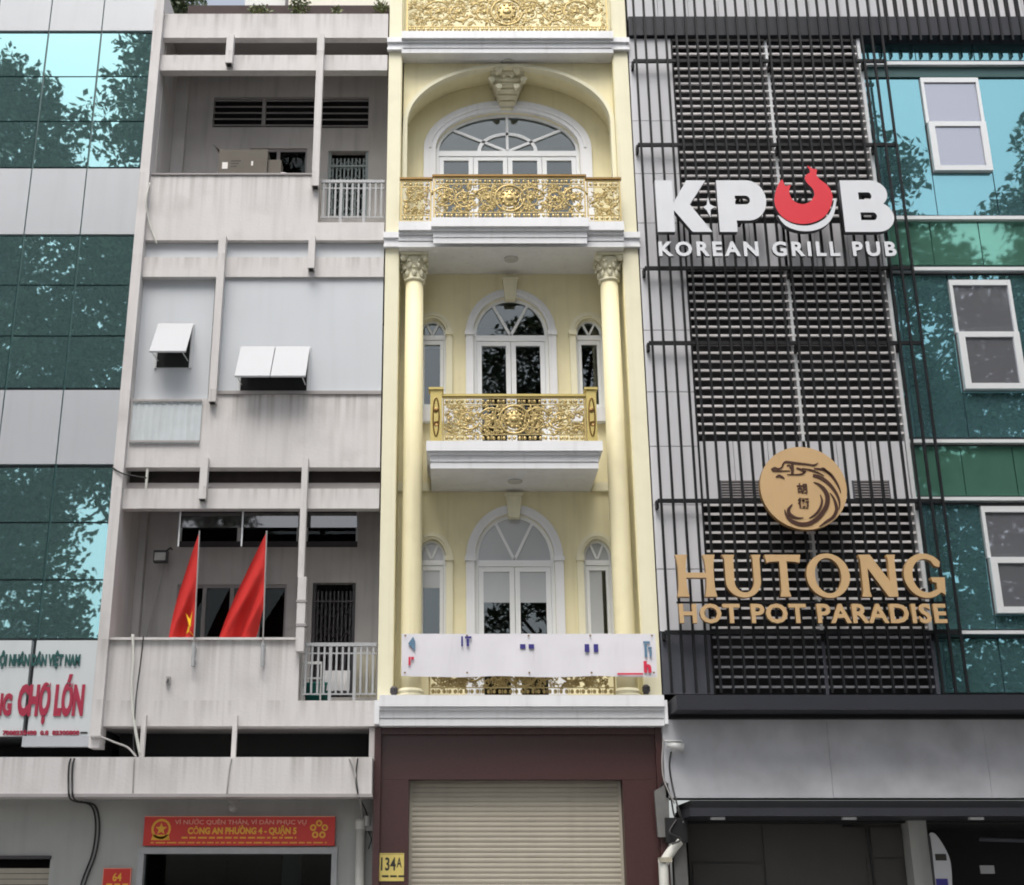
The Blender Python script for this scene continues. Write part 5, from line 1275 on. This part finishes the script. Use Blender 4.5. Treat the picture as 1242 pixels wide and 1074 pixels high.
cable(curve([wp(178,470+110,-0.06), wp(150,575,-0.13), wp(136,567,-0.10)]), 0.012, 'cable', 'short black cable bridging the left pillar and dark slot')
cable(curve([wp(182,222,-0.13), wp(177,245,-0.12), wp(181,270,-0.06), wp(188,290,-0.04), wp(190,296,-0.02)]), 0.014, 'pipe', 'pale hose hanging at the left end of the upper parapet')
cable(curve([wp(424,920,-0.42), wp(430,935,-0.43), wp(433,955,-0.43), wp(437,972,-0.2), wp(440,990,0.4)]), 0.016, 'gcable', 'grey cable running down over the right end of the canopy')
cable(curve([wp(434,920,-0.42), wp(432,938,-0.43), wp(434,962,-0.44), wp(444,985,0.3), wp(449,1010,0.45)]), 0.010, 'cable', 'black wire crossing the right end of the canopy')
cable(curve([wp(163,920,-0.41), wp(162,935,-0.41), wp(161,962,-0.41)]), 0.009, 'gcable', 'grey wire down the canopy face under the parapet conduit')
cable(curve([wp(281,920,-0.41), wp(278,935,-0.41), wp(275,963,-0.41), wp(276,968,-0.2)]), 0.009, 'gcable', 'grey wire down the canopy face above the red signboard')
xp, yp_ = X(437,1040,0.42), 0.42
t = thing('drain_pipe', (xp, yp_, 0), 'white plastic drain pipe left of the maroon portal', 'pipe')
MB().lathe(xp, yp_, [(0.065,0),(0.065,Z(1003,yp_))], 14).build('pipe', 'pipe', t, True); MB().lathe(xp, yp_, [(0.08,Z(1006,yp_)),(0.08,Z(996,yp_)),(0.06,Z(994,yp_))], 14).build('socket', 'pipe', t)
x0, x1, y = X(439,1000,0.40), X(452,1000,0.40), 0.40
t = thing('electric_meter', ((x0+x1)/2, y, Z(1012,y)), 'grey electric meter with wires left of the maroon portal', 'meter')
bx('case', 'gcable', t, x0, x1, y, YG-0.001, Z(1008,y), Z(985,y)); MB().lathe((x0+x1)/2, y-0.0, [(0.05, Z(1002,y)), (0.05, Z(990,y))], 12).build('dial_cover', 'lens', t)
MB().tube(curve([wp(446,1008,y), wp(450,1018,y), wp(447,1030,y)]), 0.010, 5).build('wire', 'cable', t)
x, z = W(283, 974, 0.1); t = thing('ceiling_lamp', (x, 0.1, z), 'small dull lamp under the canopy above the red signboard', 'lamp')
zz = zt(967,-0.42)-0.0; MB().lathe(x, 0.1, [(0.03, zz-0.16), (0.06, zz-0.13), (0.06, zz-0.09), (0.03, zz-0.05), (0.09, zz-0.03), (0.09, zz-0.003)], 14).build('lamp_body', 'gcable', t, True)
x, z = W(204, 826, -0.03); t = thing('wall_hook', (x, 0, z), 'small dark bracket on the lower parapet below the flags', 'bracket')
MB().box(x-0.03, x+0.03, -0.05, -0.001, z-0.05, z+0.06).build('plate', 'gcable', t); MB().tube([(x,-0.05,z+0.02),(x+0.01,-0.10,z),(x,-0.11,z-0.04)], 0.014, 6).build('hook', 'iron', t)

# ================================================================== STREET TREES ACROSS THE ROAD (mirrored in the glass)
def tree_mesh(seed, h, r, zlow, nclump, per):
    rnd = random.Random(seed); lf = MB(); wd = MB()
    trunk = [Vector((0.15*math.sin(i*0.7+seed), 0.12*math.cos(i*0.9), h*0.80*i/8)) for i in range(9)]
    wd.tube(trunk, [0.42-0.040*i for i in range(9)], 10)
    for k in range(nclump):
        t = (k+0.5)/nclump; z = zlow + (h-zlow)*t
        prof = math.sin(PI*min(1, max(0.06, (0.12+0.88*t)))**0.85)**0.7
        an = k*2.399+rnd.uniform(-0.4,0.4); q = r*prof*math.sqrt(rnd.uniform(0.1,1.0))
        c = Vector((q*math.cos(an), q*math.sin(an), z+rnd.uniform(-0.5,0.5)))
        b = trunk[min(8, int(8*min(1, max(zlow*0.8, z-2.0-0.3*q)/(h*0.8))))]
        mid = b.lerp(c, 0.55)+Vector((0,0,0.3))
        wd.tube([b, mid, c], [0.11, 0.06, 0.02], 5)
        s = rnd.uniform(0.75, 1.5)
        leaf_patch(lf, c, s, s, s*0.75, per, 0.135, rnd)
    return lf, wd
protos = []
for sd_, h, r, zl in ((1, 25.0, 4.8, 7.0), (2, 27.5, 3.6, 11.5), (3, 24.0, 5.2, 5.2)):
    lf, wd_ = tree_mesh(sd_, h, r, zl, 240 if sd_ == 3 else 150, 230)
    protos.append((lf, wd_))
meshes = {}
spots = [(0, -13.4, -14.6, 0.0, 'broad leafy street tree across the road, mirrored in the far left glass'),
         (1, -7.6, -14.8, 0.0, 'tall narrow street tree across the road, mirrored at the edge of the left glass'),
         (2, 10.6, -14.6, 0.6, 'rounded street tree across the road, mirrored in the right hand glass'),
         (2, 19.0, -15.0, 2.4, 'outermost right street tree across the road, mirrored in the right hand glass'),
         (0, -17.0, -22.5, 4.0, 'second row tree across the road, mirrored low in the far left glass'),
         (0, 4.9, -24.5, 1.1, 'leafy tree set back across the road, mirrored in the townhouse windows'),
         ]
for k, x, y, rz, lab in spots:
    t = thing('street_tree', (x, y, 0), lab, 'tree', 'street trees across the road')
    if k not in meshes:
        a = protos[k][0].build('crown', 'leaf'); b = protos[k][1].build('trunk', 'bark', None, True); meshes[k] = (a.data, b.data)
    else:
        a = link('crown', meshes[k][0], None); b = link('trunk', meshes[k][1], None)
    for o in (a, b): o.parent = t
    t.rotation_euler.z = rz
